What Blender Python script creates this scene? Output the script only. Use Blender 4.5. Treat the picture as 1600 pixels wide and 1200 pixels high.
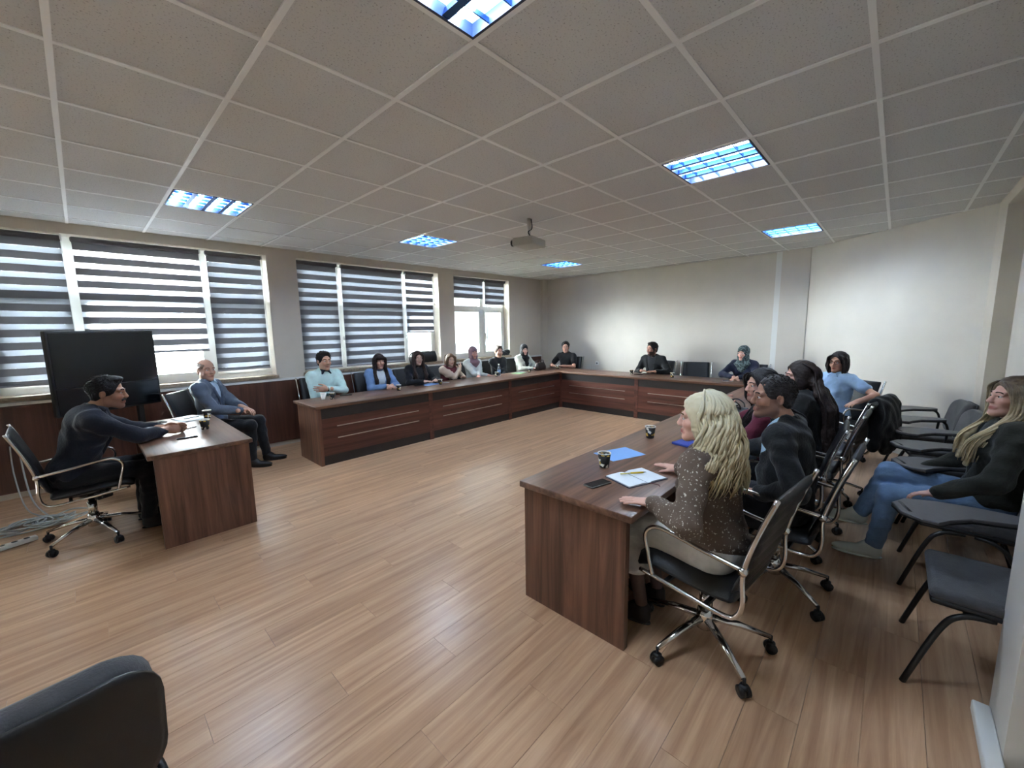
import bpy, math, random
import numpy as np
from mathutils import Vector, Matrix
random.seed(7); rng = np.random.RandomState(11)
scene = bpy.context.scene
for o in list(bpy.data.objects): bpy.data.objects.remove(o)
COL = scene.collection
PI = math.pi

# ------------------------------------------------------------------ camera
CAM = (-0.0456, -1.9649, 1.6454); YAW, PITCH, ROLL = 0.8137, -0.1359, -0.0162
_f = Vector((math.sin(YAW)*math.cos(PITCH), math.cos(YAW)*math.cos(PITCH), math.sin(PITCH)))
_r = Vector((math.cos(YAW), -math.sin(YAW), 0)); _u = _r.cross(_f)
_c, _s = math.cos(ROLL), math.sin(ROLL)
R_, U_ = _c*_r+_s*_u, -_s*_r+_c*_u
cam = bpy.data.cameras.new('camera'); cam.sensor_width = 36; cam.lens = 36*633.08/1600
cam.clip_start = 0.02; cam.clip_end = 200
camo = bpy.data.objects.new('camera', cam); COL.objects.link(camo)
camo.matrix_world = Matrix(((R_.x, U_.x, -_f.x, CAM[0]), (R_.y, U_.y, -_f.y, CAM[1]), (R_.z, U_.z, -_f.z, CAM[2]), (0, 0, 0, 1)))
scene.camera = camo

# ------------------------------------------------------------------ world, exposure
W = bpy.data.worlds.new('sky'); scene.world = W; W.use_nodes = True
nt = W.node_tree; bg = nt.nodes['Background']
bg.inputs[0].default_value = (0.93, 0.97, 1.0, 1); bg.inputs[1].default_value = 14.0
vs = scene.view_settings
vs.view_transform = 'Standard'; vs.look = 'None'; vs.gamma = 1; vs.use_curve_mapping = False
vs.exposure = 2.65
LAMP_STRENGTH = 24.0

# ------------------------------------------------------------------ materials
MATS = {}
def _base(name):
    m = bpy.data.materials.new(name); m.use_nodes = True
    n = m.node_tree.nodes; return m, n, m.node_tree.links, n['Principled BSDF']
def lin(c):
    return tuple(((v/255)/12.92 if v/255 <= .04045 else ((v/255+.055)/1.055)**2.4) for v in c[:3])+(1,)
def mat(name, rgb, rough=.5, metal=0, spec=.5, noise=0, nscale=30, bump=0, bscale=200, emit=None, estr=0, coat=0, sheen=0, alpha=1):
    """plain procedural material: rgb is an sRGB 0-255 triple; noise varies the colour, bump adds fine relief"""
    if name in MATS: return MATS[name]
    m, n, l, b = _base(name); c = lin(rgb)
    b.inputs['Base Color'].default_value = c; b.inputs['Roughness'].default_value = rough
    b.inputs['Metallic'].default_value = metal; b.inputs['Specular IOR Level'].default_value = spec
    b.inputs['Coat Weight'].default_value = coat; b.inputs['Sheen Weight'].default_value = sheen
    tc = n.new('ShaderNodeTexCoord')
    if noise:
        t = n.new('ShaderNodeTexNoise'); t.inputs['Scale'].default_value = nscale; t.inputs['Detail'].default_value = 5
        l.new(tc.outputs['Object'], t.inputs['Vector'])
        r = n.new('ShaderNodeValToRGB'); e = r.color_ramp.elements
        e[0].position = .3; e[1].position = .7
        e[0].color = tuple(v*(1-noise) for v in c[:3])+(1,); e[1].color = tuple(min(1, v*(1+noise)) for v in c[:3])+(1,)
        l.new(t.outputs['Fac'], r.inputs['Fac']); l.new(r.outputs['Color'], b.inputs['Base Color'])
    if bump:
        t2 = n.new('ShaderNodeTexNoise'); t2.inputs['Scale'].default_value = bscale; t2.inputs['Detail'].default_value = 4
        l.new(tc.outputs['Object'], t2.inputs['Vector'])
        bp = n.new('ShaderNodeBump'); bp.inputs['Strength'].default_value = bump; bp.inputs['Distance'].default_value = .01
        l.new(t2.outputs['Fac'], bp.inputs['Height']); l.new(bp.outputs['Normal'], b.inputs['Normal'])
    if emit:
        b.inputs['Emission Color'].default_value = lin(emit); b.inputs['Emission Strength'].default_value = estr
    MATS[name] = m; return m

def wood(name, dark, light, axis='z', scale=1.0, rough=.35, vary=.12, spec=.5):
    """grain stretched along one object axis, shifted per object"""
    if name in MATS: return MATS[name]
    m, n, l, b = _base(name)
    tc = n.new('ShaderNodeTexCoord'); oi = n.new('ShaderNodeObjectInfo')
    ofs = n.new('ShaderNodeVectorMath'); ofs.operation = 'SCALE'; ofs.inputs[0].default_value = (13.1, 7.7, 5.3)
    l.new(oi.outputs['Random'], ofs.inputs['Scale'])
    ad = n.new('ShaderNodeVectorMath'); ad.operation = 'ADD'
    l.new(tc.outputs['Object'], ad.inputs[0]); l.new(ofs.outputs[0], ad.inputs[1])
    mp = n.new('ShaderNodeMapping'); s = [22*scale]*3; s['xyz'.index(axis)] = 1.1*scale
    mp.inputs['Scale'].default_value = s; l.new(ad.outputs[0], mp.inputs['Vector'])
    t = n.new('ShaderNodeTexNoise'); t.inputs['Scale'].default_value = 1; t.inputs['Detail'].default_value = 7; t.inputs['Roughness'].default_value = .62
    t.inputs['Distortion'].default_value = .6
    l.new(mp.outputs['Vector'], t.inputs['Vector'])
    r = n.new('ShaderNodeValToRGB'); e = r.color_ramp.elements
    e[0].position = .33; e[0].color = lin(dark); e[1].position = .66; e[1].color = lin(light)
    l.new(t.outputs['Fac'], r.inputs['Fac'])
    hv = n.new('ShaderNodeHueSaturation')
    mr = n.new('ShaderNodeMapRange'); mr.inputs['To Min'].default_value = 1-vary; mr.inputs['To Max'].default_value = 1+vary
    l.new(oi.outputs['Random'], mr.inputs['Value']); l.new(mr.outputs[0], hv.inputs['Value'])
    l.new(r.outputs['Color'], hv.inputs['Color']); l.new(hv.outputs['Color'], b.inputs['Base Color'])
    b.inputs['Roughness'].default_value = rough; b.inputs['Specular IOR Level'].default_value = spec
    bp = n.new('ShaderNodeBump'); bp.inputs['Strength'].default_value = .06; bp.inputs['Distance'].default_value = .004
    l.new(t.outputs['Fac'], bp.inputs['Height']); l.new(bp.outputs['Normal'], b.inputs['Normal'])
    MATS[name] = m; return m

def speck(name, rgb, rgb2, scale=160, lo=.62, hi=.7, rough=.8, bump=.15):
    """ground colour with small specks of a second colour"""
    if name in MATS: return MATS[name]
    m, n, l, b = _base(name)
    tc = n.new('ShaderNodeTexCoord'); oi = n.new('ShaderNodeObjectInfo')
    ad = n.new('ShaderNodeVectorMath'); ad.operation = 'ADD'; l.new(tc.outputs['Object'], ad.inputs[0])
    sc = n.new('ShaderNodeVectorMath'); sc.operation = 'SCALE'; sc.inputs[0].default_value = (3, 5, 0); l.new(oi.outputs['Random'], sc.inputs['Scale'])
    l.new(sc.outputs[0], ad.inputs[1])
    t = n.new('ShaderNodeTexNoise'); t.inputs['Scale'].default_value = scale; t.inputs['Detail'].default_value = 2
    l.new(ad.outputs[0], t.inputs['Vector'])
    r = n.new('ShaderNodeValToRGB'); e = r.color_ramp.elements
    e[0].position = lo; e[0].color = lin(rgb); e[1].position = hi; e[1].color = lin(rgb2)
    l.new(t.outputs['Fac'], r.inputs['Fac']); l.new(r.outputs['Color'], b.inputs['Base Color'])
    b.inputs['Roughness'].default_value = rough
    bp = n.new('ShaderNodeBump'); bp.inputs['Strength'].default_value = bump; bp.inputs['Distance'].default_value = .003
    l.new(t.outputs['Fac'], bp.inputs['Height']); l.new(bp.outputs['Normal'], b.inputs['Normal'])
    MATS[name] = m; return m

def fabric(name, rgb, rough=.85, noise=.12):
    return mat(name, rgb, rough, noise=noise, nscale=14, bump=.35, bscale=60, spec=.25, sheen=.15)

def vcol(name, rough=.55, spec=.35, bump=.12, bscale=260):
    if name in MATS: return MATS[name]
    m, n, l, b = _base(name)
    a = n.new('ShaderNodeVertexColor'); a.layer_name = 'tint'
    l.new(a.outputs['Color'], b.inputs['Base Color'])
    b.inputs['Roughness'].default_value = rough; b.inputs['Specular IOR Level'].default_value = spec
    if bump:
        tc = n.new('ShaderNodeTexCoord'); t2 = n.new('ShaderNodeTexNoise'); t2.inputs['Scale'].default_value = bscale
        l.new(tc.outputs['Object'], t2.inputs['Vector'])
        bp = n.new('ShaderNodeBump'); bp.inputs['Strength'].default_value = bump; bp.inputs['Distance'].default_value = .004
        l.new(t2.outputs['Fac'], bp.inputs['Height']); l.new(bp.outputs['Normal'], b.inputs['Normal'])
    MATS[name] = m; return m

def sheer(name, rgb, trans, transp):
    """light-passing fabric: diffuse + translucent + a little see-through"""
    if name in MATS: return MATS[name]
    m = bpy.data.materials.new(name); m.use_nodes = True; n = m.node_tree.nodes; l = m.node_tree.links
    n.remove(n['Principled BSDF']); out = n['Material Output']
    d = n.new('ShaderNodeBsdfDiffuse'); t = n.new('ShaderNodeBsdfTranslucent'); p = n.new('ShaderNodeBsdfTransparent')
    for q in (d, t): q.inputs['Color'].default_value = lin(rgb)
    m1 = n.new('ShaderNodeMixShader'); m1.inputs[0].default_value = trans; l.new(d.outputs[0], m1.inputs[1]); l.new(t.outputs[0], m1.inputs[2])
    m2 = n.new('ShaderNodeMixShader'); m2.inputs[0].default_value = transp; l.new(m1.outputs[0], m2.inputs[1]); l.new(p.outputs[0], m2.inputs[2])
    l.new(m2.outputs[0], out.inputs['Surface']); MATS[name] = m; return m

def glass_mat():
    if 'pane glass' in MATS: return MATS['pane glass']
    m = bpy.data.materials.new('pane glass'); m.use_nodes = True; n = m.node_tree.nodes; l = m.node_tree.links
    n.remove(n['Principled BSDF']); out = n['Material Output']
    p = n.new('ShaderNodeBsdfTransparent'); p.inputs[0].default_value = (.93, .97, .97, 1)
    g = n.new('ShaderNodeBsdfGlossy'); g.inputs['Roughness'].default_value = .02
    f = n.new('ShaderNodeFresnel'); f.inputs[0].default_value = 1.3
    x = n.new('ShaderNodeMixShader'); l.new(f.outputs[0], x.inputs[0]); l.new(p.outputs[0], x.inputs[1]); l.new(g.outputs[0], x.inputs[2])
    l.new(x.outputs[0], out.inputs['Surface']); MATS['pane glass'] = m; return m

# ------------------------------------------------------------------ mesh building
class MB:
    def __init__(s): s.v = []; s.f = []; s.m = []; s.sm = []
    def add(s, vs_, fs, mi=0, smooth=False):
        o = len(s.v); s.v += [tuple(p) for p in vs_]
        for f in fs: s.f.append(tuple(i+o for i in f)); s.m.append(mi); s.sm.append(smooth)
        return s
    def box(s, x0, x1, y0, y1, z0, z1, mi=0, M=None):
        p = [(x, y, z) for z in (z0, z1) for y in (y0, y1) for x in (x0, x1)]
        if M is not None: p = [tuple(M @ Vector(q)) for q in p]
        return s.add(p, [(0, 2, 3, 1), (4, 5, 7, 6), (0, 1, 5, 4), (2, 6, 7, 3), (0, 4, 6, 2), (1, 3, 7, 5)], mi)
    def rbox(s, x0, x1, y0, y1, z0, z1, r=.01, mi=0, M=None, seg=3, puff=0):
        """box with rounded edges (superellipsoid-free: rounded outline extruded with rounded rims)"""
        cx, cy = (x0+x1)/2, (y0+y1)/2; hx, hy = (x1-x0)/2, (y1-y0)/2
        rr = min(r, hx, hy, (z1-z0)/2)
        def ring(ins, z):
            out = []; q = max(rr-ins, 0.0005)
            for qx, qy, a0 in ((1, 1, 0), (-1, 1, PI/2), (-1, -1, PI), (1, -1, 3*PI/2)):
                for i in range(seg+1):
                    a = a0+PI/2*i/seg
                    out.append((cx+qx*(hx-rr)+q*math.cos(a), cy+qy*(hy-rr)+q*math.sin(a), z))
            return out
        rings = []
        for i in range(seg+1):
            a = PI/2*(1-i/seg); rings.append(ring(rr-rr*math.cos(a), z0+rr-rr*math.sin(a)))
        for i in range(seg+1):
            a = PI/2*i/seg; rings.append(ring(rr-rr*math.cos(a), z1-rr+rr*math.sin(a)))
        n = len(rings[0]); v = [p for R in rings for p in R]
        if M is not None: v = [tuple(M @ Vector(q)) for q in v]
        f = []
        for k in range(len(rings)-1):
            for i in range(n): f.append((k*n+i, k*n+(i+1) % n, (k+1)*n+(i+1) % n, (k+1)*n+i))
        f.append(tuple(reversed(range(n)))); f.append(tuple(range((len(rings)-1)*n, len(rings)*n)))
        return s.add(v, f, mi, True)
    def tube(s, pts, r, n=8, mi=0, cap=True, flat=1.0):
        pts = [Vector(p) for p in pts]; rs = r if isinstance(r, (list, tuple)) else [r]*len(pts)
        v = []; up = None
        for i, p in enumerate(pts):
            t = (pts[min(i+1, len(pts)-1)]-pts[max(i-1, 0)]).normalized()
            if up is None:
                up = Vector((0, 0, 1)) if abs(t.z) < .9 else Vector((1, 0, 0))
            a = t.cross(up).normalized() if t.cross(up).length > 1e-6 else t.orthogonal().normalized()
            b = a.cross(t).normalized(); up = b
            for k in range(n):
                an = 2*PI*k/n; v.append(p+(a*math.cos(an)+b*math.sin(an)*flat)*rs[i])
        f = []
        for i in range(len(pts)-1):
            for k in range(n): f.append((i*n+k, i*n+(k+1) % n, (i+1)*n+(k+1) % n, (i+1)*n+k))
        if cap:
            f.append(tuple(reversed(range(n)))); f.append(tuple(range((len(pts)-1)*n, len(pts)*n)))
        return s.add(v, f, mi, True)
    def lathe(s, prof, n=20, mi=0, c=(0, 0, 0), M=None):
        v = []; f = []
        for (r, z) in prof:
            for k in range(n):
                a = 2*PI*k/n; v.append((c[0]+r*math.cos(a), c[1]+r*math.sin(a), c[2]+z))
        for i in range(len(prof)-1):
            for k in range(n): f.append((i*n+k, i*n+(k+1) % n, (i+1)*n+(k+1) % n, (i+1)*n+k))
        f.append(tuple(reversed(range(n)))); f.append(tuple(range((len(prof)-1)*n, len(prof)*n)))
        if M is not None: v = [tuple(M @ Vector(q)) for q in v]
        return s.add(v, f, mi, True)
    def prism(s, poly, z0, z1, mi=0, M=None, bev=0):
        """polygon (ccw, xy) extruded z0..z1 with small bevelled rims"""
        n = len(poly); c = Vector((sum(p[0] for p in poly)/n, sum(p[1] for p in poly)/n))
        def ins(d):
            if not d: return poly
            out = []
            for p in poly:
                q = Vector(p)-c; L = q.length; out.append(tuple(c+q*((L-d)/L)))
            return out
        lv = [(ins(bev), z0), (poly, z0+bev), (poly, z1-bev), (ins(bev), z1)] if bev else [(poly, z0), (poly, z1)]
        v = [(p[0], p[1], z) for P, z in lv for p in P]; f = []
        for k in range(len(lv)-1):
            for i in range(n): f.append((k*n+i, k*n+(i+1) % n, (k+1)*n+(i+1) % n, (k+1)*n+i))
        f.append(tuple(reversed(range(n)))); f.append(tuple(range((len(lv)-1)*n, len(lv)*n)))
        if M is not None: v = [tuple(M @ Vector(q)) for q in v]
        return s.add(v, f, mi, False)
    def sphere(s, c, r, n=12, mi=0, sq=(1, 1, 1)):
        prof = []
        for i in range(n//2+1):
            a = -PI/2+PI*i/(n//2); prof.append((max(r*math.cos(a), 1e-5), r*math.sin(a)))
        v = []; f = []; k0 = n
        for (rr, z) in prof:
            for k in range(n):
                a = 2*PI*k/n; v.append((c[0]+rr*math.cos(a)*sq[0], c[1]+rr*math.sin(a)*sq[1], c[2]+z*sq[2]))
        for i in range(len(prof)-1):
            for k in range(n): f.append((i*n+k, i*n+(k+1) % n, (i+1)*n+(k+1) % n, (i+1)*n+k))
        return s.add(v, f, mi, True)
    def mesh(s, name, mats):
        me = bpy.data.meshes.new(name); me.from_pydata(s.v, [], s.f)
        for m in (mats if isinstance(mats, (list, tuple)) else [mats]): me.materials.append(m)
        me.polygons.foreach_set('material_index', s.m); me.polygons.foreach_set('use_smooth', s.sm)
        me.update(); return me
def curve(pts, n=8, closed=False):
    """Catmull-Rom through points"""
    P = [Vector(p) for p in pts]; out = []
    for i in range(len(P)-1):
        p0 = P[max(i-1, 0)]; p1 = P[i]; p2 = P[i+1]; p3 = P[min(i+2, len(P)-1)]
        for k in range(n):
            t = k/n
            out.append(.5*((2*p1)+(p2-p0)*t+(2*p0-5*p1+4*p2-p3)*t*t+(3*p1-p0-3*p2+p3)*t**3))
    out.append(P[-1]); return out
def link(name, me, parent=None, loc=(0, 0, 0), rotz=0):
    o = bpy.data.objects.new(name, me); COL.objects.link(o); o.location = loc; o.rotation_euler = (0, 0, rotz)
    if parent: o.parent = parent
    return o
def obj(name, mb, mats, parent=None, loc=(0, 0, 0), rotz=0):
    return link(name, mb.mesh(name, mats), parent, loc, rotz)
def tag(o, label, cat, group=None):
    o['label'] = label; o['category'] = cat
    if group: o['group'] = group
    return o
def thing(name, label, cat, loc=(0, 0, 0), rotz=0, group=None):
    o = bpy.data.objects.new(name, None); COL.objects.link(o); o.location = loc; o.rotation_euler = (0, 0, rotz)
    o.empty_display_size = .1
    return tag(o, label, cat, group)
def struct(name, mb, mats, parent=None, label=None, cat=None, loc=(0, 0, 0)):
    o = obj(name, mb, mats, parent, loc)
    if parent is None: o['kind'] = 'structure'
    if label: o['label'] = label
    if cat: o['category'] = cat
    return o
def copy_tree(o, parent=None, loc=None, rotz=None, label=None):
    c = o.copy(); COL.objects.link(c); c.parent = parent
    if loc is not None: c.location = loc
    if rotz is not None: c.rotation_euler = (0, 0, rotz)
    if label: c['label'] = label
    for ch in list(o.children): copy_tree(ch, c)
    return c
def facing(dx, dy): return math.atan2(-dx, dy)      # rotz that turns local +y to (dx, dy)
# ================================================================== THE ROOM
CEIL = 2.816; YW = 4.48; XW = 8.03; YR = -2.75
m_wall = mat('wall paint', (204, 195, 181), .75, noise=.03, nscale=3, bump=.04, bscale=90)
m_wallR = mat('wall paint pale', (210, 203, 192), .7, noise=.03, nscale=3, bump=.04, bscale=90)
m_white = mat('white plastic', (226, 226, 222), .4, bump=.02)
m_tile = speck('mineral fibre', (208, 207, 205), (150, 148, 146), 120, .60, .72, .95, .2)
m_bar = mat('ceiling grid paint', (238, 238, 236), .45)
m_floor = wood('oak laminate', (168, 129, 99), (206, 168, 134), 'x', .9, .28, .06, .4)
m_walnut = wood('walnut', (72, 46, 35), (130, 91, 71), 'z', .8, .38, .1)
m_walnut_x = wood('walnut along x', (74, 50, 38), (132, 96, 76), 'x', .8, .36, .08)
m_walnut_y = wood('walnut along y', (74, 50, 38), (132, 96, 76), 'y', .8, .36, .08)
m_red = wood('red walnut along x', (70, 40, 32), (114, 70, 57), 'x', .7, .4, .08)
m_redy = wood('red walnut along y', (70, 40, 32), (114, 70, 57), 'y', .7, .4, .08)
m_char = mat('charcoal laminate', (46, 42, 42), .45, noise=.08)
m_chrome = mat('chrome', (215, 214, 212), .14, metal=1)
m_alu = mat('brushed aluminium', (205, 200, 195), .3, metal=1)
m_black = mat('black plastic', (18, 18, 20), .45, bump=.05)
m_leather = mat('black leather', (22, 22, 25), .36, noise=.15, nscale=8, bump=.25, bscale=240)
m_pvc = mat('window pvc', (228, 226, 218), .4)
m_glass = glass_mat()

# --- floor: sub-floor slab with every plank a child
fl = struct('floor', MB().box(-3.4, XW+.1, -3.3, YW+.3, -.12, -.009), m_floor)
PW, PL = .19, 1.28
pm = MB().box(0, PL-.0015, 0, PW-.0015, -.009, 0).mesh('plank', m_floor)
half = {}
y = YR
row = 0
while y < YW:
    off = (row*0.47) % PL
    x = -.95-off
    while x < XW:
        x0, x1 = max(x, -.95), min(x+PL, XW)
        if x1-x0 > .05 and not (y < -2.42 and x1 < 2.3):
            if x1-x0 > PL-.01: me = pm
            else:
                k = round(x1-x0, 3)
                if k not in half: half[k] = MB().box(0, k-.0015, 0, PW-.0015, -.009, 0).mesh('plank', m_floor)
                me = half[k]
            link('plank', me, fl, (x0, y, 0))
        x += PL
    y += PW; row += 1

# --- ceiling: slab, tiles and grid bars
LAMPS = [(1, -2), (5, -2), (1, 4), (5, 4), (10, 4), (10, -2)]
cl = struct('ceiling', MB().box(-3.4, XW+.1, -3.3, YW+.3, 2.86, 2.95), m_tile)
T = .6; tm = {}
for i in range(-3, 14):
    for j in range(-5, 8):
        if (i, j) in LAMPS: continue
        x0, x1 = i*T+.006, min((i+1)*T-.006, XW); y0, y1 = max(j*T+.006, YR), min((j+1)*T-.006, YW)
        if x1-x0 < .03 or y1-y0 < .03: continue
        k = (round(x1-x0, 3), round(y1-y0, 3))
        if k not in tm: tm[k] = MB().box(0, k[0], 0, k[1], 0, .014).mesh('ceiling_tile', m_tile)
        link('ceiling_tile', tm[k], cl, (x0, y0, CEIL+.004))
for i in range(-2, 14):
    obj('grid_bar', MB().box(i*T-.012, i*T+.012, YR, YW, CEIL-.002, CEIL+.03), m_bar, cl)
for j in range(-4, 8):
    obj('grid_bar', MB().box(-1.8, XW, j*T-.012, j*T+.012, CEIL-.0008, CEIL+.03), m_bar, cl)

# --- window wall
BAYS = [(-2.2, -1.7, [], ''), (-.68, 1.85, [-.03, 1.15], ''), (2.24, 4.77, [2.88, 4.05], ''), (5.14, 6.72, [6.03], '')]  # first bay is unseen, added and narrowed to set the side daylight
Z0, Z1 = 1.04, 2.71; YF = 4.66
w = MB()
edges = [-3.4]+[v for b in BAYS for v in b[:2]]+[XW+.1]
for a, b in zip(edges[0::2], edges[1::2]): w.box(a, b, YW, YW+.3, 0, CEIL+.05)
for b in BAYS:
    w.box(b[0], b[1], YW, YW+.3, Z1, CEIL+.05); w.box(b[0], b[1], YW, YW+.3, 0, Z0-.03)
wall_w = struct('wall_left', w, m_wall)
# --- far wall, slanting wall, right wall with pilasters and beam
wf = MB().box(XW, XW+.2, -1.0, YW+.3, 0, CEIL+.05)
wall_f = struct('wall_back', wf, m_wallR)
struct('trim_1', MB().box(7.92, XW, -.9, -.52, 0, CEIL+.02), m_wallR)
struct('trim_2', MB().box(7.98, XW, -.52, -.43, 0, CEIL+.02), m_white)
a, b = Vector((7.98, -.85, 0)), Vector((6.47, -2.60, 0)); d = (b-a); L = d.length; ang = math.atan2(d.y, d.x)
ws = MB().box(-.1, L+.25, 0, .15, 0, CEIL+.05)
o = struct('wall_diagonal', ws, m_wallR); o.location = a; o.rotation_euler = (0, 0, ang)
o = struct('baseboard_diagonal', MB().box(0.05, L, -.015, 0, 0, .09), m_white); o.location = a; o.rotation_euler = (0, 0, ang)
wr = MB().box(2.1, 6.6, YR-.15, YR, 0, CEIL+.05)
wall_r = struct('wall_right', wr, m_wallR)
struct('wall_right_near', MB().box(-3.4, 2.13, YR-.15, -2.44, 0, CEIL+.05), m_wallR)
struct('trim_3', MB().box(5.95, 6.46, YR, -2.62, 0, CEIL+.02), m_wall)
struct('trim_4', MB().box(2.43, 5.95, YR, -2.62, 2.71, CEIL+.02), m_wall)
struct('trim_5', MB().box(2.13, 2.43, YR, -2.38, 0, CEIL+.02), m_wallR)
struct('wall_front', MB().box(-3.55, -3.4, -3.3, YW+.3, 0, CEIL+.05), m_wall)
# corner pipe casing where window wall meets far wall
struct('trim_6', MB().box(7.84, XW, 4.40, YW, 0, CEIL+.02), m_wall)
bb = MB().rbox(1.4, 2.40, -2.38, -2.325, 0, .05, .008)
struct('baseboard_right', bb, m_white)

# --- window sills, wainscot panels, ledges
m_sill = mat('stone sill', (150, 132, 112), .5, noise=.25, nscale=40)
for n, b in enumerate(BAYS):
    s = struct('trim_%d' % (7+n), MB().box(b[0]-.02, b[1]+.02, YW-.035, YF+.02, Z0-.04, Z0), m_sill)
tr = struct('trim_11', MB().box(-3.4, 7.84, YW-.03, YW, .955, .985), m_white)
wc = struct('trim_12', MB().box(-3.4, 7.84, YW-.012, YW, .06, .95), m_red)
x = -1.5
wmesh = MB().box(0, 1.196, -.016, 0, 0, .87).mesh('wainscot_panel', m_redy if False else wood('wainscot', (66, 40, 32), (104, 66, 52), 'z', .6, .42, .08))
while x < 7.7:
    if x+1.2 > 7.84: break
    link('wainscot_panel', wmesh, wc, (x, YW-.012, .075)); x += 1.2

# --- windows (frames, sashes, panes)
for n, (x0, x1, div, _) in enumerate(BAYS):
    root = bpy.data.objects.new('window_%d' % (n+1), None); COL.objects.link(root); root.location = (0, 0, 0); root['kind'] = 'structure'
    xs = [x0]+div+[x1]
    f = MB()
    f.box(x0, x1, YF, YF+.07, Z0, Z0+.06); f.box(x0, x1, YF, YF+.07, Z1-.06, Z1)
    f.box(x0, x0+.055, YF, YF+.07, Z0+.06, Z1-.06); f.box(x1-.055, x1, YF, YF+.07, Z0+.06, Z1-.06)
    obj('window_frame', f, m_pvc, root)
    for dx in div: obj('mullion', MB().box(dx-.045, dx+.045, YF-.002, YF+.072, Z0+.06, Z1-.06), m_pvc, root)
    for k in range(len(xs)-1):
        a = xs[k]+(.055 if k == 0 else .045); b = xs[k+1]-(.055 if k == len(xs)-2 else .045)
        zt = 2.06
        obj('transom', MB().box(a, b, YF+.001, YF+.069, zt, zt+.07), m_pvc, root)
        for (za, zb) in ((Z0+.06, zt), (zt+.07, Z1-.06)):
            s = MB(); q = .05 if za < 1.5 else .02
            if za < 1.5:
                s.box(a, b, YF-.012, YF+.05, za, za+q); s.box(a, b, YF-.012, YF+.05, zb-q, zb)
                s.box(a, a+q, YF-.012, YF+.05, za+q, zb-q); s.box(b-q, b, YF-.012, YF+.05, za+q, zb-q)
                sa = obj('sash', s, m_pvc, root)
                hx = a+.025
                h = MB().box(hx-.012, hx+.012, YF-.035, YF-.012, 1.5, 1.56); h.tube([(hx, YF-.03, 1.54), (hx, YF-.05, 1.53), (hx, YF-.052, 1.43)], .009)
                obj('handle', h, m_white, sa)
            else: q = 0
            obj('pane', MB().box(a+q, b-q, YF+.02, YF+.026, za+q, zb-q), m_glass, root)

# --- zebra blinds
m_band = sheer('blind band grey', (128, 128, 131), .30, 0.0)
m_sh_dim = sheer('blind sheer double', (172, 176, 182), .44, 0.0)
m_sh_bri = sheer('blind sheer single', (226, 230, 238), .6, .30)
m_sh_bri2 = sheer('blind sheer half', (205, 210, 220), .5, .12)
BL = [(-.66, -.06, 1.13, m_sh_dim, 'zebra blind half hidden by the black display, nearest the cable heap'), (0.0, 1.12, 1.42, m_sh_bri, 'wide zebra blind with glaring gaps behind the black display'),
      (1.17, 1.81, 1.14, m_sh_dim, 'narrow zebra blind behind the bald man in grey blazer'), (2.26, 2.86, 1.07, m_sh_dim, 'narrow zebra blind behind the man in mint sweater'),
      (2.92, 4.03, 1.07, m_sh_dim, 'wide zebra blind behind the woman in denim jacket'), (4.09, 4.70, 1.60, m_sh_bri2, 'zebra blind raised over open pane behind the black-jacketed woman'),
      (5.16, 6.01, 2.28, m_sh_dim, 'short raised zebra blind, wider one above the woman in mauve headscarf'), (6.05, 6.66, 2.17, m_sh_dim, 'short raised zebra blind, narrower one nearest the far corner')]
YB = 4.57
for x0, x1, zb, ms, lab in BL:
    t = thing('zebra_blind', lab, 'blind', ((x0+x1)/2, YB, zb), 0, 'zebra blinds on the windows')
    hw = (x1-x0)/2; zt = 2.70-zb
    obj('headrail', MB().rbox(-hw, hw, -.03, .03, zt-.06, zt, .02), mat('headrail grey', (96, 92, 96), .5), t)
    obj('bracket', MB().box(hw-.012, hw+.004, -.045, .05, zt-.05, zt+.005), m_chrome, t)
    z = zt-.06; k = 0
    while z > .03:
        hgt = .077 if k % 2 == 0 else .055
        z2 = max(z-hgt, .02)
        obj('opaque_band' if k % 2 == 0 else 'sheer_band', MB().box(-hw+.01, hw-.01, -.0006+(.002 if k % 2 else 0), .0006+(.002 if k % 2 else 0), z2, z), m_band if k % 2 == 0 else ms, t)
        z = z2; k += 1
    obj('bottom_rail', MB().rbox(-hw+.005, hw-.005, -.012, .012, 0, .022, .008), mat('blind rail', (150, 148, 152), .4), t)
    if x0 > -1: obj('bead_chain', MB().tube([(hw-.005, -.02, zt-.04), (hw-.003, -.022, .25)], .0022, 5), m_white, t)

# --- outside: ground and the neighbouring wing
m_fac = mat('facade render', (36, 37, 37), .8, noise=.05, nscale=2); m_fac2 = mat('facade glass', (20, 27, 31), .3, noise=.1)
g = struct('ground_outside', MB().box(-40, 60, YW+.6, 60, -4.2, -4), mat('outdoor ground', (60, 64, 50), .9, noise=.2, nscale=.6))
bt = thing('neighbour_building', 'pale building wing with tall windows seen through the end window', 'building', (14, 13.5, -4))
obj('facade', MB().box(-8.5, 12, 0, 5, 0, 14.4), m_fac, bt)  # darkened, with unseen upper storeys added, to cut sky glare on the floor
for r_ in range(3):
    for k in range(7):
        X = -7.6+k*2.7; zz = 1.4+r_*3.55
        wd = obj('window', MB().box(X, X+1.9, -.06, .02, zz, zz+2.0), mat('facade trim', (40, 41, 41), .6), bt)
        obj('pane', MB().box(X+.08, X+.9, -.08, -.05, zz+.1, zz+1.9), m_fac2, wd); obj('pane', MB().box(X+1.0, X+1.82, -.08, -.05, zz+.1, zz+1.9), m_fac2, wd)
obj('roof_edge', MB().box(-8.7, 12.2, -.2, 5.2, 14.4, 14.65), m_fac, bt)

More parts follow.
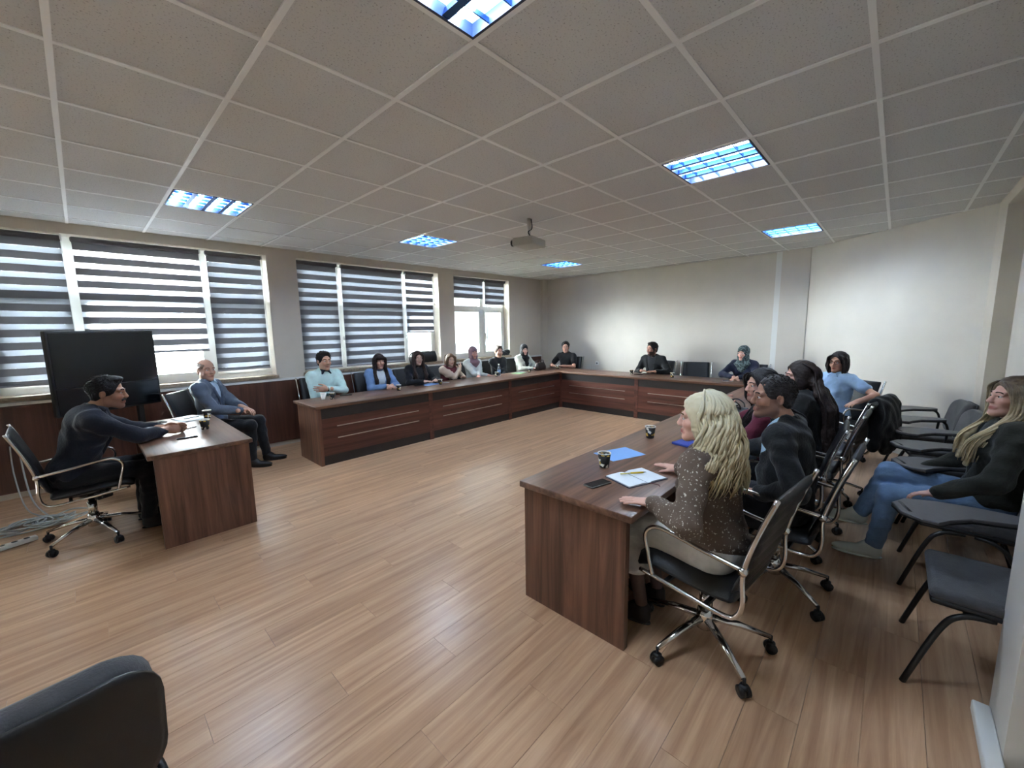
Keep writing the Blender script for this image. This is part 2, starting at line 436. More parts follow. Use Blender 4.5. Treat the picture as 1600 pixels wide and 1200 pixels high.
# --- recessed louvre lamps
m_tube = mat('fluorescent tube', (255, 255, 255), .5, emit=(210, 232, 255), estr=LAMP_STRENGTH)
m_mirror = mat('louvre mirror', (62, 104, 165), .22, metal=1)  # stands for plain aluminium; the blue reflected light is put into its colour
LL = ['louvre ceiling lamp cut by the top edge of the picture', 'brightest louvre lamp above the right-hand tables', 'louvre lamp with dark slots nearest the windows and display', 'louvre lamp over the window-side tables before the projector',
      'smallest louvre lamp beyond the projector near the far corner', 'louvre lamp beside the slanting wall']
proto = None
for (i, j), lab in zip(LAMPS, LL):
    if proto is None:
        t = thing('louvre_lamp', lab, 'ceiling lamp', (i*T, j*T, CEIL), 0, 'recessed louvre lamps')
        h = MB(); e = .013
        h.box(e, T-e, e, T-e, .055, .065); h.box(e, e+.012, e, T-e, -.004, .055); h.box(T-e-.012, T-e, e, T-e, -.004, .055)
        h.box(e+.012, T-e-.012, e, e+.012, -.004, .055); h.box(e+.012, T-e-.012, T-e-.012, T-e, -.004, .055)
        obj('housing', h, mat('lamp housing', (24, 42, 72), .5), t)  # dark blue reflection tone painted into the housing colour
        for q in range(4):
            X = .095+q*.137
            obj('tube', MB().tube([(X, .04, .034), (X, .56, .034)], .013, 8), m_tube, t)
            if q < 3: obj('reflector', MB().prism([(X+.052, -.001), (X+.085, -.001), (X+.072, .032), (X+.065, .032)], .026, .574, 0, Matrix(((1, 0, 0, 0), (0, 0, -1, .6), (0, 1, 0, 0), (0, 0, 0, 1)))), m_mirror, t)
        for q in range(4):
            Y = .12+q*.12
            obj('louvre_blade', MB().box(.026, .574, Y-.0025, Y+.0025, 0, .02), m_mirror, t)
        proto = t
    else: copy_tree(proto, None, (i*T, j*T, CEIL), 0, lab)

# --- projector on its ceiling pole
t = thing('projector', 'grey projector hanging upside down from a short ceiling pole', 'projector', (3.42, 1.02, 2.52), math.radians(12))
m_proj = mat('projector shell', (178, 175, 168), .5)
obj('body', MB().rbox(-.16, .16, -.125, .125, 0, .085, .018), m_proj, t)
obj('lens_hood', MB().lathe([(.03, 0), (.034, .0), (.034, .035), (.026, .035), (.022, .012)], 16, 0, (0, 0, 0), Matrix.Translation((-.10, .122, .04)) @ Matrix.Rotation(-PI/2, 4, 'X')), m_black, t)
obj('vent', MB().box(.159, .163, -.09, .09, .02, .065), mat('projector vent', (98, 96, 92), .6), t)
obj('mount_plate', MB().box(-.07, .07, -.06, .06, .085, .10), m_alu, t)
obj('pole', MB().tube([(0, 0, .10), (0, 0, .297)], .02, 12), m_alu, t)
obj('cable', MB().tube(curve([(.02, -.02, .10), (-.035, -.01, .15), (.03, -.02, .2), (.015, -.02, .296)], 6), .006, 6), m_black, t)

# --- wall sockets
for (Y, Z, lab) in ((1.30, .80, 'double wall socket behind the bearded man in black jacket'), (2.97, .83, 'wall socket right of the man in black T-shirt')):
    t = thing('wall_socket', lab, 'socket', (XW, Y, Z), 0, 'sockets on the far wall')
    for k in ((-.045, .045) if Y < 2 else (0,)):
        p = obj('plate', MB().rbox(-.012, 0, k-.04, k+.04, -.04, .04, .006), m_white, t)
        obj('inlet', MB().tube([(-.0135, k, 0), (-.009, k, 0)], .02, 12), mat('socket dark', (90, 90, 92), .5), p)
# ================================================================== FURNITURE
TOPZ = .75
def desk_front(t, L, end0=False, end1=False, mat_panel=None, mat_end=None):
    """meeting-desk unit in its own frame: length along x (0..L), front face at y=0, depth to y=.68"""
    obj('front_panel', MB().box(.035, L-.035, 0, .018, .12, .585), mat_panel, t)
    obj('top_band', MB().box(.035, L-.035, .004, .022, .585, .713), m_char, t)
    obj('plinth', MB().box(.0, L, .012, .03, 0, .12), m_char, t)
    for z in (.475, .325):
        obj('metal_strip', MB().box(.22, L-.22, -.005, .002, z-.006, z+.006), m_alu, t)
    for x, e in ((0, end0), (L-.035, end1)):
        if e: obj('end_panel', MB().box(x-.002, x+.037, -.004, .66, 0, .713), mat_end or m_walnut, t)
        else: obj('post', MB().box(x, x+.035, -.003, .60, 0, .713), mat_panel, t)
GL = 'long meeting desk units'
for x0, x1, e0, lab in ((1.83, 3.47, True, 'dark desk unit with end panel before the man in mint sweater'), (3.47, 5.20, False, 'middle dark desk unit of the window-side row'), (5.20, 6.72, False, 'dark desk unit of the window-side row next to the inner corner')):
    t = thing('desk_unit', lab, 'desk', (x0, 3.04, 0), 0, GL); desk_front(t, x1-x0, e0, False, m_red)
for y0, y1, lab in ((1.36, 3.04, 'dark desk unit of the far row before the bearded man'), (-.42, 1.36, 'dark desk unit of the far row before the empty chair')):
    t = thing('desk_unit', lab, 'desk', (6.72, y1, 0), -PI/2, GL); desk_front(t, y1-y0, False, False, m_red)
for x0, x1, e1, lab in ((1.69, 3.35, True, 'walnut desk unit with broad end panel by the blonde woman'), (3.35, 5.03, False, 'walnut desk unit before the long-haired women, inner face hidden'), (5.03, 6.72, False, 'walnut desk unit of the right-hand row at the far corner')):
    t = thing('desk_unit', lab, 'desk', (x1, -.42, 0), PI, GL); desk_front(t, x1-x0, False, e1, m_red)
def top(name, lab, poly_box, m):
    x0, x1, y0, y1 = poly_box
    return tag(obj('worktop', MB().rbox(x0, x1, y0, y1, TOPZ-.036, TOPZ, .004, 0, None, 2), m), lab, 'worktop', 'worktops of the meeting desks')
top('worktop', 'long walnut worktop along the windows with cups and papers', (1.80, 6.70, 3.02, 3.76), m_walnut_x)
top('worktop', 'walnut worktop along the far wall', (6.70, 7.40, -.405, 3.76), m_walnut_y)
top('worktop', 'walnut worktop in the foreground with open notebook and phone', (1.655, 7.40, -1.125, -.405), m_walnut_x)

# --- speaker's desk
t = thing('speaker_desk', 'walnut desk standing alone before the moustached man in dark suit', 'desk', (.22, 2.0, 0))
m_pod = wood('walnut light', (84, 58, 44), (132, 98, 78), 'y', .7, .3, .05)
obj('desk_top', MB().rbox(-.02, .66, -.02, 1.62, .716, .75, .004, 0, None, 2), m_pod, t)
obj('end_panel', MB().box(.015, .635, 0, .036, 0, .716), m_walnut, t)
obj('end_panel', MB().box(.015, .635, 1.564, 1.6, 0, .716), m_walnut, t)
obj('modesty_panel', MB().box(.58, .60, .036, 1.564, .12, .716), m_walnut_y, t)

# --- office chair
def ribbed_pad(path, hw, th, ribs, depth=.011, nx=8, round_=.03):
    """upholstered pad swept along a path of (y, z); ribs across it; closed mesh"""
    P = curve([(0, y, z) for y, z in path], 10); n = len(P); mb = MB(); front = []; back = []
    for i, p in enumerate(P):
        tdir = (P[min(i+1, n-1)]-P[max(i-1, 0)]).normalized(); nrm = Vector((0, -tdir.z, tdir.y))
        v = i/(n-1); edge = min(1, min(v, 1-v)/.05+.25)
        for k in range(nx+1):
            u = -1+2*k/nx; side = max(0, 1-max(0, (abs(u)-.8)/.2)**2*.8)
            rib = 1-depth/th*(1-abs(math.sin(PI*ribs*v))**.5) if ribs else 1
            front.append(p+Vector((u*hw*(1 if edge >= 1 else .97+.03*edge), 0, 0))+nrm*th*.6*rib*side*edge)
            back.append(p+Vector((u*hw*(1 if edge >= 1 else .97+.03*edge), 0, 0))-nrm*th*.4*side*edge)
    m = nx+1; f = []; o = len(front)
    for i in range(n-1):
        for k in range(nx):
            a = i*m+k; f.append((a, a+m, a+m+1, a+1)); f.append((o+a, o+a+1, o+a+m+1, o+a+m))
        a = i*m; f.append((a, o+a, o+a+m, a+m)); a = i*m+nx; f.append((a, a+m, o+a+m, o+a))
    for k in range(nx):
        f.append((k, k+1, o+k+1, o+k)); a = (n-1)*m+k; f.append((a, o+a, o+a+1, a+1))
    mb.add(front+back, [tuple(reversed(q)) for q in f], 0, True); return mb
def make_office_chair():
    t = thing('office_chair', 'x', 'chair', (0, 0, 0), 0, 'office chairs around the tables')
    obj('seat', ribbed_pad([(-.21, .455), (-.1, .445), (.1, .455), (.2, .455), (.25, .43)], .235, .075, 5, .006), m_leather, t)
    obj('backrest', ribbed_pad([(-.20, .49), (-.235, .58), (-.265, .70), (-.31, .84), (-.355, .965)], .225, .035, 7, .014), m_leather, t)
    for s in (-1, 1):
        X = s*.262
        fr = obj('side_frame', MB().tube(curve([(X, .22, .425), (X, .0, .41), (X, -.19, .40), (X, -.245, .43), (X, -.262, .5), (X, -.258, .63), (X, -.3, .8), (X, -.362, .975)], 6), .0105, 8), m_chrome, t)
        obj('joint_knob', MB().tube([(X+s*.016, -.258, .635), (X-s*.02, -.258, .635)], .018, 10), m_chrome, fr)
        obj('armrest', MB().tube(curve([(X, -.258, .638), (X, -.1, .655), (X, .08, .68), (X, .155, .672), (X, .195, .62), (X, .175, .52), (X, .15, .425)], 6), .0105, 8), m_chrome, t)
    obj('seat_mechanism', MB().rbox(-.1, .1, -.12, .12, .385, .42, .012).box(-.25, .25, .08, .10, .40, .415).box(-.25, .25, -.12, -.10, .395, .41), m_black, t)
    obj('lever', MB().tube([(.08, .05, .395), (.2, .06, .385), (.25, .06, .38)], .007, 6), m_black, t)
    obj('gas_column', MB().lathe([(.03, .2), (.03, .30), (.02, .30), (.02, .39)], 14), m_chrome, t)
    obj('base_hub', MB().lathe([(.035, .095), (.042, .10), (.042, .17), (.034, .2)], 14), m_chrome, t)
    for k in range(5):
        a = 2*PI*k/5+.35; c, s = math.cos(a), math.sin(a)
        lg = obj('base_leg', MB().tube([(.035*c, .035*s, .15), (.17*c, .17*s, .128), (.31*c, .31*s, .085)], [.024, .019, .014], 8, flat=.75), m_chrome, t)
        w_ = MB(); cx, cy = .315*c, .315*s
        for q in (-1, 1):
            ox, oy = -s*q*.013, c*q*.013
            w_.tube([(cx+ox-s*q*.009, cy+oy+c*q*.009, .027), (cx+ox+s*q*.009, cy+oy-c*q*.009, .027)], .0268, 12)
        w_.tube([(cx, cy, .05), (cx, cy, .09)], .008, 6); w_.rbox(cx-.02, cx+.02, cy-.02, cy+.02, .035, .06, .012)
        obj('caster', w_, m_black, lg)
    return t
CH0 = make_office_chair()
_first = [True]
def office_chair(x, y, rz, lab):
    if _first[0]:
        _first[0] = False; CH0.location = (x, y, 0); CH0.rotation_euler = (0, 0, rz); CH0['label'] = lab; return CH0
    return copy_tree(CH0, None, (x, y, 0), rz, lab)
office_chair(-.12, 2.72, facing(1, .04), 'ribbed black office chair under the moustached man in dark suit')
office_chair(.97, 4.02, facing(.8, -.55), 'office chair under the bald man in grey blazer')
for x, y, lab in ((2.33, 4.06, 'office chair under the man in mint sweater'), (3.17, 4.08, 'office chair under the woman in denim jacket'), (3.90, 4.08, 'office chair under the black-jacketed woman by the windows'),
                  (4.55, 4.04, 'office chair under the woman in burgundy vest'), (5.24, 4.08, 'office chair under the woman in mauve headscarf'), (5.93, 4.08, 'office chair under the man in black sweater'), (6.66, 4.08, 'office chair under the woman in black headscarf')):
    office_chair(x, y, PI+random.uniform(-.08, .08), lab)
office_chair(7.64, 3.55, facing(-1, -.12), 'office chair under the man in black T-shirt at the corner')
office_chair(7.62, 1.42, facing(-1, .1), 'office chair under the bearded man in black jacket')
office_chair(7.55, .62, facing(-1, -.35), 'empty ribbed office chair at the far table')
office_chair(7.62, -.16, facing(-1, .1), 'office chair under the woman in grey patterned headscarf')
office_chair(2.02, -1.36, facing(.12, 1), 'black office chair with chrome arms under the blonde woman')
office_chair(2.80, -1.52, facing(.05, 1), 'office chair under the man in black jacket beside the blonde woman')
office_chair(3.44, -1.42, facing(-.05, 1), 'office chair under the woman with maroon sleeves')
office_chair(4.06, -1.50, facing(.05, 1), 'office chair under the woman with very long dark hair')
office_chair(4.78, -1.56, facing(.25, 1), 'empty office chair, black, between long-haired woman and woman in glasses')
office_chair(6.08, -1.50, facing(-.8, .55), 'office chair under the woman in glasses')

# --- writing chairs with folding tablet
m_uph = mat('charcoal upholstery', (68, 67, 69), .8, noise=.2, nscale=20, bump=.3, bscale=180, sheen=.2)
m_tab = mat('grey tablet board', (88, 86, 88), .45, noise=.06)
m_tubeb = mat('black painted tube', (20, 19, 20), .4)
def rounded_panel(w, h, r, th, bow=.03, n=6, waist=0):
    """flat rounded-rectangle panel in the xz plane (centre origin), bowed backwards at the sides, thickness along y"""
    out = []
    for qx, qz, a0 in ((1, 1, 0), (-1, 1, PI/2), (-1, -1, PI), (1, -1, 3*PI/2)):
        for i in range(n+1):
            a = a0+PI/2*i/n; out.append((qx*(w/2-r)+r*math.cos(a), qz*(h/2-r)+r*math.sin(a)))
    N = len(out); v = []; f = []
    lay = [(.0, .93), (.25, 1), (.75, 1), (1, .93)]
    for t_, s_ in lay:
        for (x, z) in out: v.append((x*s_, -th/2+th*t_+bow*(x/(w/2))**2, z*s_))
    for k in range(3):
        for i in range(N): f.append((k*N+i, (k+1)*N+i, (k+1)*N+(i+1) % N, k*N+(i+1) % N))
    c0 = len(v); v.append((0, -th/2-.002, 0)); c1 = len(v); v.append((0, th/2+.002, 0))
    for i in range(N):
        f.append((c0, i, (i+1) % N)); f.append((c1, 3*N+(i+1) % N, 3*N+i))
    return v, f
def make_writing_chair(tablet=True):
    t = thing('writing_chair', 'x', 'chair', (0, 0, 0), 0, 'writing chairs along the right wall')
    obj('seat', MB().rbox(-.23, .23, -.20, .22, .425, .48, .026, seg=4), m_uph, t)
    obj('seat_shell', MB().rbox(-.225, .225, -.195, .215, .405, .432, .012), m_black, t)
    v, f = rounded_panel(.47, .36, .11, .075, .03)
    M = Matrix.Translation((0, -.25, .66)) @ Matrix.Rotation(math.radians(12), 4, 'X')
    obj('backrest', MB().add([tuple(M @ Vector(p)) for p in v], f, 0, True), m_uph, t)
    v, f = rounded_panel(.49, .40, .12, .02, .032)
    M2 = Matrix.Translation((0, -.292, .63)) @ Matrix.Rotation(math.radians(12), 4, 'X')
    obj('back_shell', MB().add([tuple(M2 @ Vector(p)) for p in v], f, 0, True), m_black, t)
    for s in (-1, 1):
        X = s*.235
        obj('leg', MB().tube(curve([(X-s*.03, .02, .40), (X, .12, .39), (X+s*.01, .18, .30), (X+s*.02, .27, .0)], 6), .0125, 8), m_tubeb, t)
        obj('leg', MB().tube(curve([(X-s*.03, -.02, .40), (X, -.10, .39), (X+s*.01, -.17, .30), (X+s*.02, -.27, .0)], 6), .0125, 8), m_tubeb, t)
        obj('back_upright', MB().tube(curve([(X-s*.05, -.1, .40), (X-s*.05, -.19, .41), (X-s*.05, -.225, .50), (X-s*.05, -.245, .62)], 5), .011, 8), m_tubeb, t)
    obj('cross_bar', MB().tube([(-.23, .1, .395), (.23, .1, .395)], .011, 8), m_tubeb, t)
    if tablet:
        obj('arm_tube', MB().tube(curve([(.2, -.12, .40), (.29, -.14, .44), (.305, -.15, .6), (.30, -.10, .675), (.27, .05, .678), (.2, .2, .68)], 6), .011, 8), m_tubeb, t)
        poly = [(.335, -.10), (.345, .05), (.325, .2), (.27, .32), (.17, .365), (.06, .33), (.0, .255), (-.005, .2), (.06, .16), (.15, .08), (.2, -.06), (.24, -.12), (.3, -.13)]
        tb = obj('tablet', MB().prism(poly, .685, .703, 0, None, .004), m_tab, t)
        obj('tablet_rim', MB().prism([(x*1.0, y) for x, y in poly], .678, .6855, 0), m_black, tb)
        obj('pencil_groove', MB().tube([(.07, .295, .7025), (.2, .335, .7025)], .008, 8, flat=.3), m_black, tb)
    return t
WC0 = make_writing_chair()
WL = [(2.65, -2.385, 0, 'nearest writing chair by the pillar, empty with tablet out'), (3.60, -2.375, 0, 'writing chair under the woman in jeans'), (4.17, -2.37, .05, 'empty writing chair next to the woman in jeans'),
      (4.75, -2.37, .1, 'empty writing chair, second beyond the woman in jeans'), (5.36, -2.32, .2, 'empty writing chair with pale tablet, third beyond the woman in jeans'), (6.02, -2.27, .12, 'farthest writing chair against the slanting wall')]
for n, (x, y, rz, lab) in enumerate(WL):
    if n == 0: WC0.location = (x, y, 0); WC0.rotation_euler = (0, 0, rz); WC0['label'] = lab
    else: copy_tree(WC0, None, (x, y, 0), rz, lab)
CC = make_writing_chair(False); CC.location = (-.27, -.40, 0); CC.rotation_euler = (0, 0, .12); CC['label'] = 'dark chair back cut off at the lower corner of the picture'
CC['group'] = 'chairs without tablet'; CC.scale = (1, 1, 1.03)

# --- display on its stand
p0, p1 = Vector((-.28, 3.86, 0)), Vector((.53, 4.27, 0)); dd = (p1-p0); wd = dd.length
t = thing('display_screen', 'large black display board on a stand behind the speaker', 'display', ((p0.x+p1.x)/2, (p0.y+p1.y)/2, 0), math.atan2(dd.y, dd.x))
obj('bezel', MB().rbox(-wd/2, wd/2, -.03, .03, .86, 1.69, .01), m_black, t)
m_scr = mat('dark glass screen', (14, 17, 21), .22, spec=.5)
obj('panel', MB().box(-wd/2+.02, wd/2-.02, -.034, -.029, 1.14, 1.67), m_scr, t)
obj('panel', MB().box(-wd/2+.02, wd/2-.02, -.034, -.029, .88, 1.13), m_scr, t)
obj('post', MB().box(-.3, -.25, .03, .07, .05, 1.4).box(.25, .3, .03, .07, .05, 1.4), m_black, t)
obj('foot', MB().rbox(-.34, -.21, -.2, .2, 0, .05, .015).rbox(.21, .34, -.2, .2, 0, .05, .015), m_black, t)

# ================================================================== SMALL THINGS
def cup_mat():
    if 'cup print' in MATS: return MATS['cup print']
    m, n, l, b = _base('cup print'); tc = n.new('ShaderNodeTexCoord')
    v = n.new('ShaderNodeTexVoronoi'); v.inputs['Scale'].default_value = 55; l.new(tc.outputs['Object'], v.inputs['Vector'])
    r = n.new('ShaderNodeValToRGB'); r.color_ramp.interpolation = 'CONSTANT'; e = r.color_ramp.elements
    e[0].position = 0; e[0].color = lin((20, 17, 16)); e[1].position = .62; e[1].color = lin((196, 158, 60))
    q = e.new(.74); q.color = lin((225, 220, 205)); q = e.new(.84); q.color = lin((20, 17, 16))
    l.new(v.outputs['Color'], r.inputs['Fac']); l.new(r.outputs['Color'], b.inputs['Base Color']); b.inputs['Roughness'].default_value = .5
    MATS['cup print'] = m; return m
m_cup = cup_mat(); m_cupw = mat('cup inner white', (228, 226, 220), .5); m_tea = mat('tea', (70, 36, 14), .15)
CUP = None
def cup(x, y, lab, s=1.0, white=False):
    global CUP
    if CUP is None:
        t = thing('paper_cup', lab, 'cup', (x, y, TOPZ), 0, 'paper cups on the tables')
        obj('cup_wall', MB().lathe([(.026, 0), (.0265, .001), (.0365, .082)], 18), m_cup, t)
        obj('rim', MB().lathe([(.0355, .080), (.038, .081), (.039, .0845), (.0375, .087), (.0355, .0865), (.034, .082), (.0325, .072)], 18), m_cupw, t)
        CUP = t
    else:
        t = copy_tree(CUP, None, (x, y, TOPZ), random.uniform(0, 6), lab)
    t.scale = (s, s, s)
    if white:
        for c in t.children:
            if c.name.startswith('cup_wall'): c.data = c.data.copy(); c.data.materials[0] = m_cupw
    return t
cup(2.19, -.66, 'black and gold paper cup in front of the blue paper sheet', 1.12); cup(3.04, -.58, 'black and gold paper cup beyond the blue paper sheet', 1.12)
cup(.68, 2.72, 'paper cup near the corner of the speaker desk', 1.1); cup(.80, 3.30, 'paper cup at the far end of the speaker desk', 1.05)
cup(2.10, 3.52, 'plain white paper cup at the end of the window-side worktop', 1, True); cup(2.19, 3.46, 'patterned paper cup beside the plain white cup')
cup(3.17, 3.42, 'paper cup before the woman in denim jacket'); cup(3.97, 3.46, 'paper cup beside the blue papers on the window-side worktop'); cup(5.32, 3.50, 'paper cup next to the water bottle'); cup(6.2, 3.44, 'paper cup before the woman in black headscarf')
cup(7.10, 3.40, 'paper cup before the man in black T-shirt'); cup(7.12, 1.66, 'paper cup before the bearded man'); cup(7.0, .83, 'paper cup before the empty chair at the far table'); cup(4.55, -.80, 'paper cup beyond the handbag on the right-hand worktop')

def phone(x, y, rz, lab, rgb=(40, 38, 40)):
    t = thing('phone', lab, 'phone', (x, y, TOPZ), rz, 'phones on the tables')
    b = obj('case', MB().rbox(-.037, .037, -.078, .078, 0, .0095, .0045, seg=3), mat('phone case %d' % rgb[0], rgb, .4), t)
    obj('screen', MB().box(-.033, .033, -.073, .073, .0095, .0101), m_scr, t)
    return t
phone(1.905, -.785, math.radians(76), 'dark phone in brown case beside the open notebook', (62, 54, 50))
phone(.56, 2.90, math.radians(-60), 'white phone by the clasped hands of the speaker', (205, 205, 210))
phone(2.45, 3.62, math.radians(70), 'phone lying before the man in mint sweater'); phone(3.66, 3.62, math.radians(80), 'phone before the black-jacketed woman by the windows')
phone(7.08, 1.5, math.radians(20), 'phone before the bearded man at the far table'); phone(7.05, -.05, math.radians(15), 'pale phone under the hands of the woman in grey patterned headscarf', (170, 170, 178))
phone(4.15, 3.58, math.radians(60), 'pale phone before the woman in burgundy vest', (196, 190, 186)); phone(.40, 3.42, math.radians(-70), 'dark phone at the far side of the speaker desk')

m_paperb = mat('blue paper', (126, 170, 225), .7); m_paper = mat('white paper', (222, 228, 232), .7)
# sheet of paper
def sheet(x, y, rz, w, h, lab, m):
    t = tag(obj('paper_sheet', MB().box(-w/2, w/2, -h/2, h/2, 0, .0012), m, None, (x, y, TOPZ), rz), lab, 'paper', 'paper sheets on the tables'); return t
sheet(2.50, -.60, math.radians(70), .21, .297, 'pale blue sheet of paper behind the nearest cup', m_paperb)
sheet(3.86, 3.60, math.radians(10), .297, .21, 'pale blue papers before the black-jacketed woman by the windows', m_paperb)
sheet(5.98, 3.55, math.radians(15), .297, .21, 'green leaflet before the woman in black headscarf', mat('green leaflet', (150, 190, 140), .7))
sheet(6.12, 3.62, math.radians(-12), .2, .15, 'pale leaflet lying over the green one', m_paper)
# open notebook with pen
t = thing('open_notebook', 'open notebook with white pages under the blonde woman hands', 'notebook', (2.14, -.905, TOPZ), math.radians(-20))
obj('cover', MB().rbox(-.15, .15, -.105, .105, 0, .004, .0015, seg=1), mat('notebook cover', (44, 40, 62), .6), t)
for s in (-1, 1):
    pg = []
    for k in range(9):
        u = k/8; xx = s*(.002+.14*u); pg.append((xx, .004+.010*math.sin(min(1, u*3)*PI/2)*(1-.45*u)))
    v = [(x, yy, z) for yy in (-.10, .10) for x, z in pg]+[(x, yy, .004) for yy in (-.10, .10) for x, z in pg]
    f = []
    for k in range(8):
        f.append((k, k+1, 9+k+1, 9+k)); f.append((18+k, 27+k, 28+k, 19+k)); f.append((k, 18+k, 19+k, k+1)); f.append((9+k, 10+k, 28+k, 27+k))
    f += [(0, 9, 27, 18), (8, 26, 35, 17)]
    obj('page_block', MB().add(v, f if s > 0 else [tuple(reversed(q)) for q in f], 0, False), m_paper, t)
obj('ribbon', MB().tube(curve([(.0, -.1, .006), (.03, -.14, .003), (.02, -.165, .002)], 5), .002, 5), mat('ribbon', (90, 20, 30), .6), t)
pn = thing('highlighter_pen', 'yellow pen lying on the open notebook', 'pen', (2.16, -.88, TOPZ+.016), math.radians(-38))
obj('barrel', MB().tube([(-.02, 0, .005), (.06, 0, .005)], .0055, 8), mat('pen yellow', (232, 190, 40), .4), pn)
obj('cap', MB().tube([(-.085, 0, .005), (-.02, 0, .005)], .0042, 8), mat('pen pale', (214, 200, 110), .4), pn)
obj('tip', MB().tube([(.06, 0, .005), (.078, 0, .005)], [.004, .0015], 8), mat('pen grey', (110, 100, 70), .4), pn)
# blue notebook
t = thing('blue_notebook', 'closed royal blue notebook under the hand of the black-jacketed man', 'notebook', (3.05, -.93, TOPZ), math.radians(-14))
obj('cover', MB().rbox(-.105, .105, -.13, .13, 0, .018, .004, seg=2), mat('royal blue cover', (38, 62, 150), .55), t)
obj('page_block', MB().box(-.1, .1065, -.126, .126, .003, .015), m_paper, t)
# papers and pens on the speaker desk
t = thing('folder', 'white papers stacked at the far end of the speaker desk', 'papers', (.66, 3.42, TOPZ), math.radians(12))
for k in range(3): obj('sheet', MB().box(-.105, .105, -.15, .15, k*.004, k*.004+.0035), m_paper, t, (0.006*k, .004*k, 0), .06*k)
t = thing('pen', 'dark pen on the white papers of the speaker desk', 'pen', (.68, 3.40, TOPZ+.0125), math.radians(20)); obj('barrel', MB().tube([(-.07, 0, .004), (.07, 0, .004)], .004, 6), m_black, t)
for k, (yy, rz, lab, c) in enumerate(((2.45, -.15, 'silver pen at the near edge of the speaker desk', (190, 190, 190)), (2.42, -.05, 'dark pen beside the silver one on the speaker desk', (60, 60, 66)))):
    t = thing('pen', lab, 'pen', (.50, yy, TOPZ), rz)
    obj('barrel', MB().tube([(-.07, 0, .0055), (.05, 0, .0055)], .0052, 8), mat('pen c%d' % k, c, .3, metal=.6), t); obj('cap', MB().tube([(.05, 0, .0055), (.075, 0, .0055)], .006, 8), m_black, t)

# water bottle
t = thing('water_bottle', 'clear plastic water bottle with label before the man in black sweater', 'bottle', (5.46, 3.58, TOPZ))
mg = mat('clear plastic', (214, 226, 236), .12, spec=.6); mg.node_tree.nodes['Principled BSDF'].inputs['Transmission Weight'].default_value = .75
obj('body', MB().lathe([(.028, 0), (.032, .006), (.032, .12), (.030, .135), (.018, .175), (.0125, .19), (.0125, .205)], 16), mg, t)
obj('label_band', MB().lathe([(.0324, .06), (.0326, .061), (.0326, .109), (.0324, .11)], 16), mat('bottle label', (150, 175, 215), .5), t)
obj('cap', MB().lathe([(.0145, .203), (.0145, .222), (.012, .224)], 14), m_white, t)

# bags
m_bag = mat('black bag leather', (20, 19, 22), .42, noise=.2, nscale=12, bump=.2)
def bag(x, y, z, rz, w, d, h, lab, handles=True, mm=m_bag):
    t = thing('handbag', lab, 'bag', (x, y, z), rz)
    prof = []
    mb = MB(); ring = 20; v = []; f = []
    lv = [(0, .92, .9), (.08, 1, 1), (.45, 1.0, 1.05), (.8, .93, .75), (1, .86, .35)]
    for (tz, sx, sy) in lv:
        for k in range(ring):
            a = 2*PI*k/ring; ca, sa = math.cos(a), math.sin(a)
            v.append((w/2*sx*math.copysign(abs(ca)**.5, ca), d/2*sy*math.copysign(abs(sa)**.6, sa), h*tz+.006*math.sin(5*a+tz*9)))
    v = [(p[0], p[1], max(0, p[2]) if i >= ring else 0) for i, p in enumerate(v)]
    for i in range(len(lv)-1):
        for k in range(ring): f.append((i*ring+k, i*ring+(k+1) % ring, (i+1)*ring+(k+1) % ring, (i+1)*ring+k))
    f.append(tuple(reversed(range(ring)))); f.append(tuple(range((len(lv)-1)*ring, len(lv)*ring)))
    obj('body', MB().add(v, f, 0, True), mm, t)
    if handles:
        for s in (-1, 1): obj('handle', MB().tube(curve([(-w*.28, s*d*.2, h*.9), (-w*.22, s*d*.3, h*1.25), (0, s*d*.33, h*1.45), (w*.22, s*d*.3, h*1.25), (w*.28, s*d*.2, h*.9)], 6), .006, 6), mm, t)
    obj('zip', MB().tube([(-w*.36, 0, h*1.0), (w*.36, 0, h*1.0)], .004, 6), m_alu, t)
    return t
bag(4.02, -.93, TOPZ, math.radians(75), .30, .14, .15, 'black handbag with looped handle on the right-hand worktop')
bag(6.74, 3.60, TOPZ, math.radians(8), .34, .15, .15, 'dark brown handbag at the corner of the window-side worktop', True, mat('dark brown leather', (40, 27, 26), .45, noise=.2, nscale=12))
bag(4.44, 4.50, Z0, 0, .46, .1, .20, 'black bag on the window sill behind the woman in burgundy vest', False)

# cables in the corner
m_cab = mat('grey cable', (168, 170, 168), .5)
t = thing('cable_heap', 'tangle of grey cables on the floor behind the speaker chair', 'cables', (-.52, 3.35, 0))
for k in range(9):
    pts = []; ph = random.uniform(0, 6); R0 = random.uniform(.1, .24)
    for i in range(9):
        a = ph+i*1.1; pts.append((R0*math.cos(a)*(1+.2*math.sin(i))+.03*k-.05, R0*.8*math.sin(a), .008+.012*((i+k) % 4)+.006*(k % 3)))
    obj('cable', MB().tube(curve(pts, 6), .0065, 6), m_cab, t)
obj('cable', MB().tube(curve([(-.06, 1.08, .62), (-.05, .9, .4), (.0, .55, .12), (.1, .2, .03), (.2, 0, .01)], 8), .007, 6), m_cab, t)
obj('cable', MB().tube(curve([(-.12, 1.08, .55), (-.1, .8, .3), (-.02, .4, .05), (.15, .1, .02)], 8), .006, 6), m_cab, t)
t = thing('power_strip', 'white power strip among the cables on the floor', 'power strip', (-.60, 2.98, 0), .3)
obj('body', MB().rbox(-.15, .15, -.027, .027, .0, .035, .008), m_white, t)
for k in range(4): obj('outlet', MB().tube([(-.1+k*.065, 0, .034), (-.1+k*.065, 0, .0365)], .018, 10), mat('outlet dark', (70, 70, 72), .5), t)
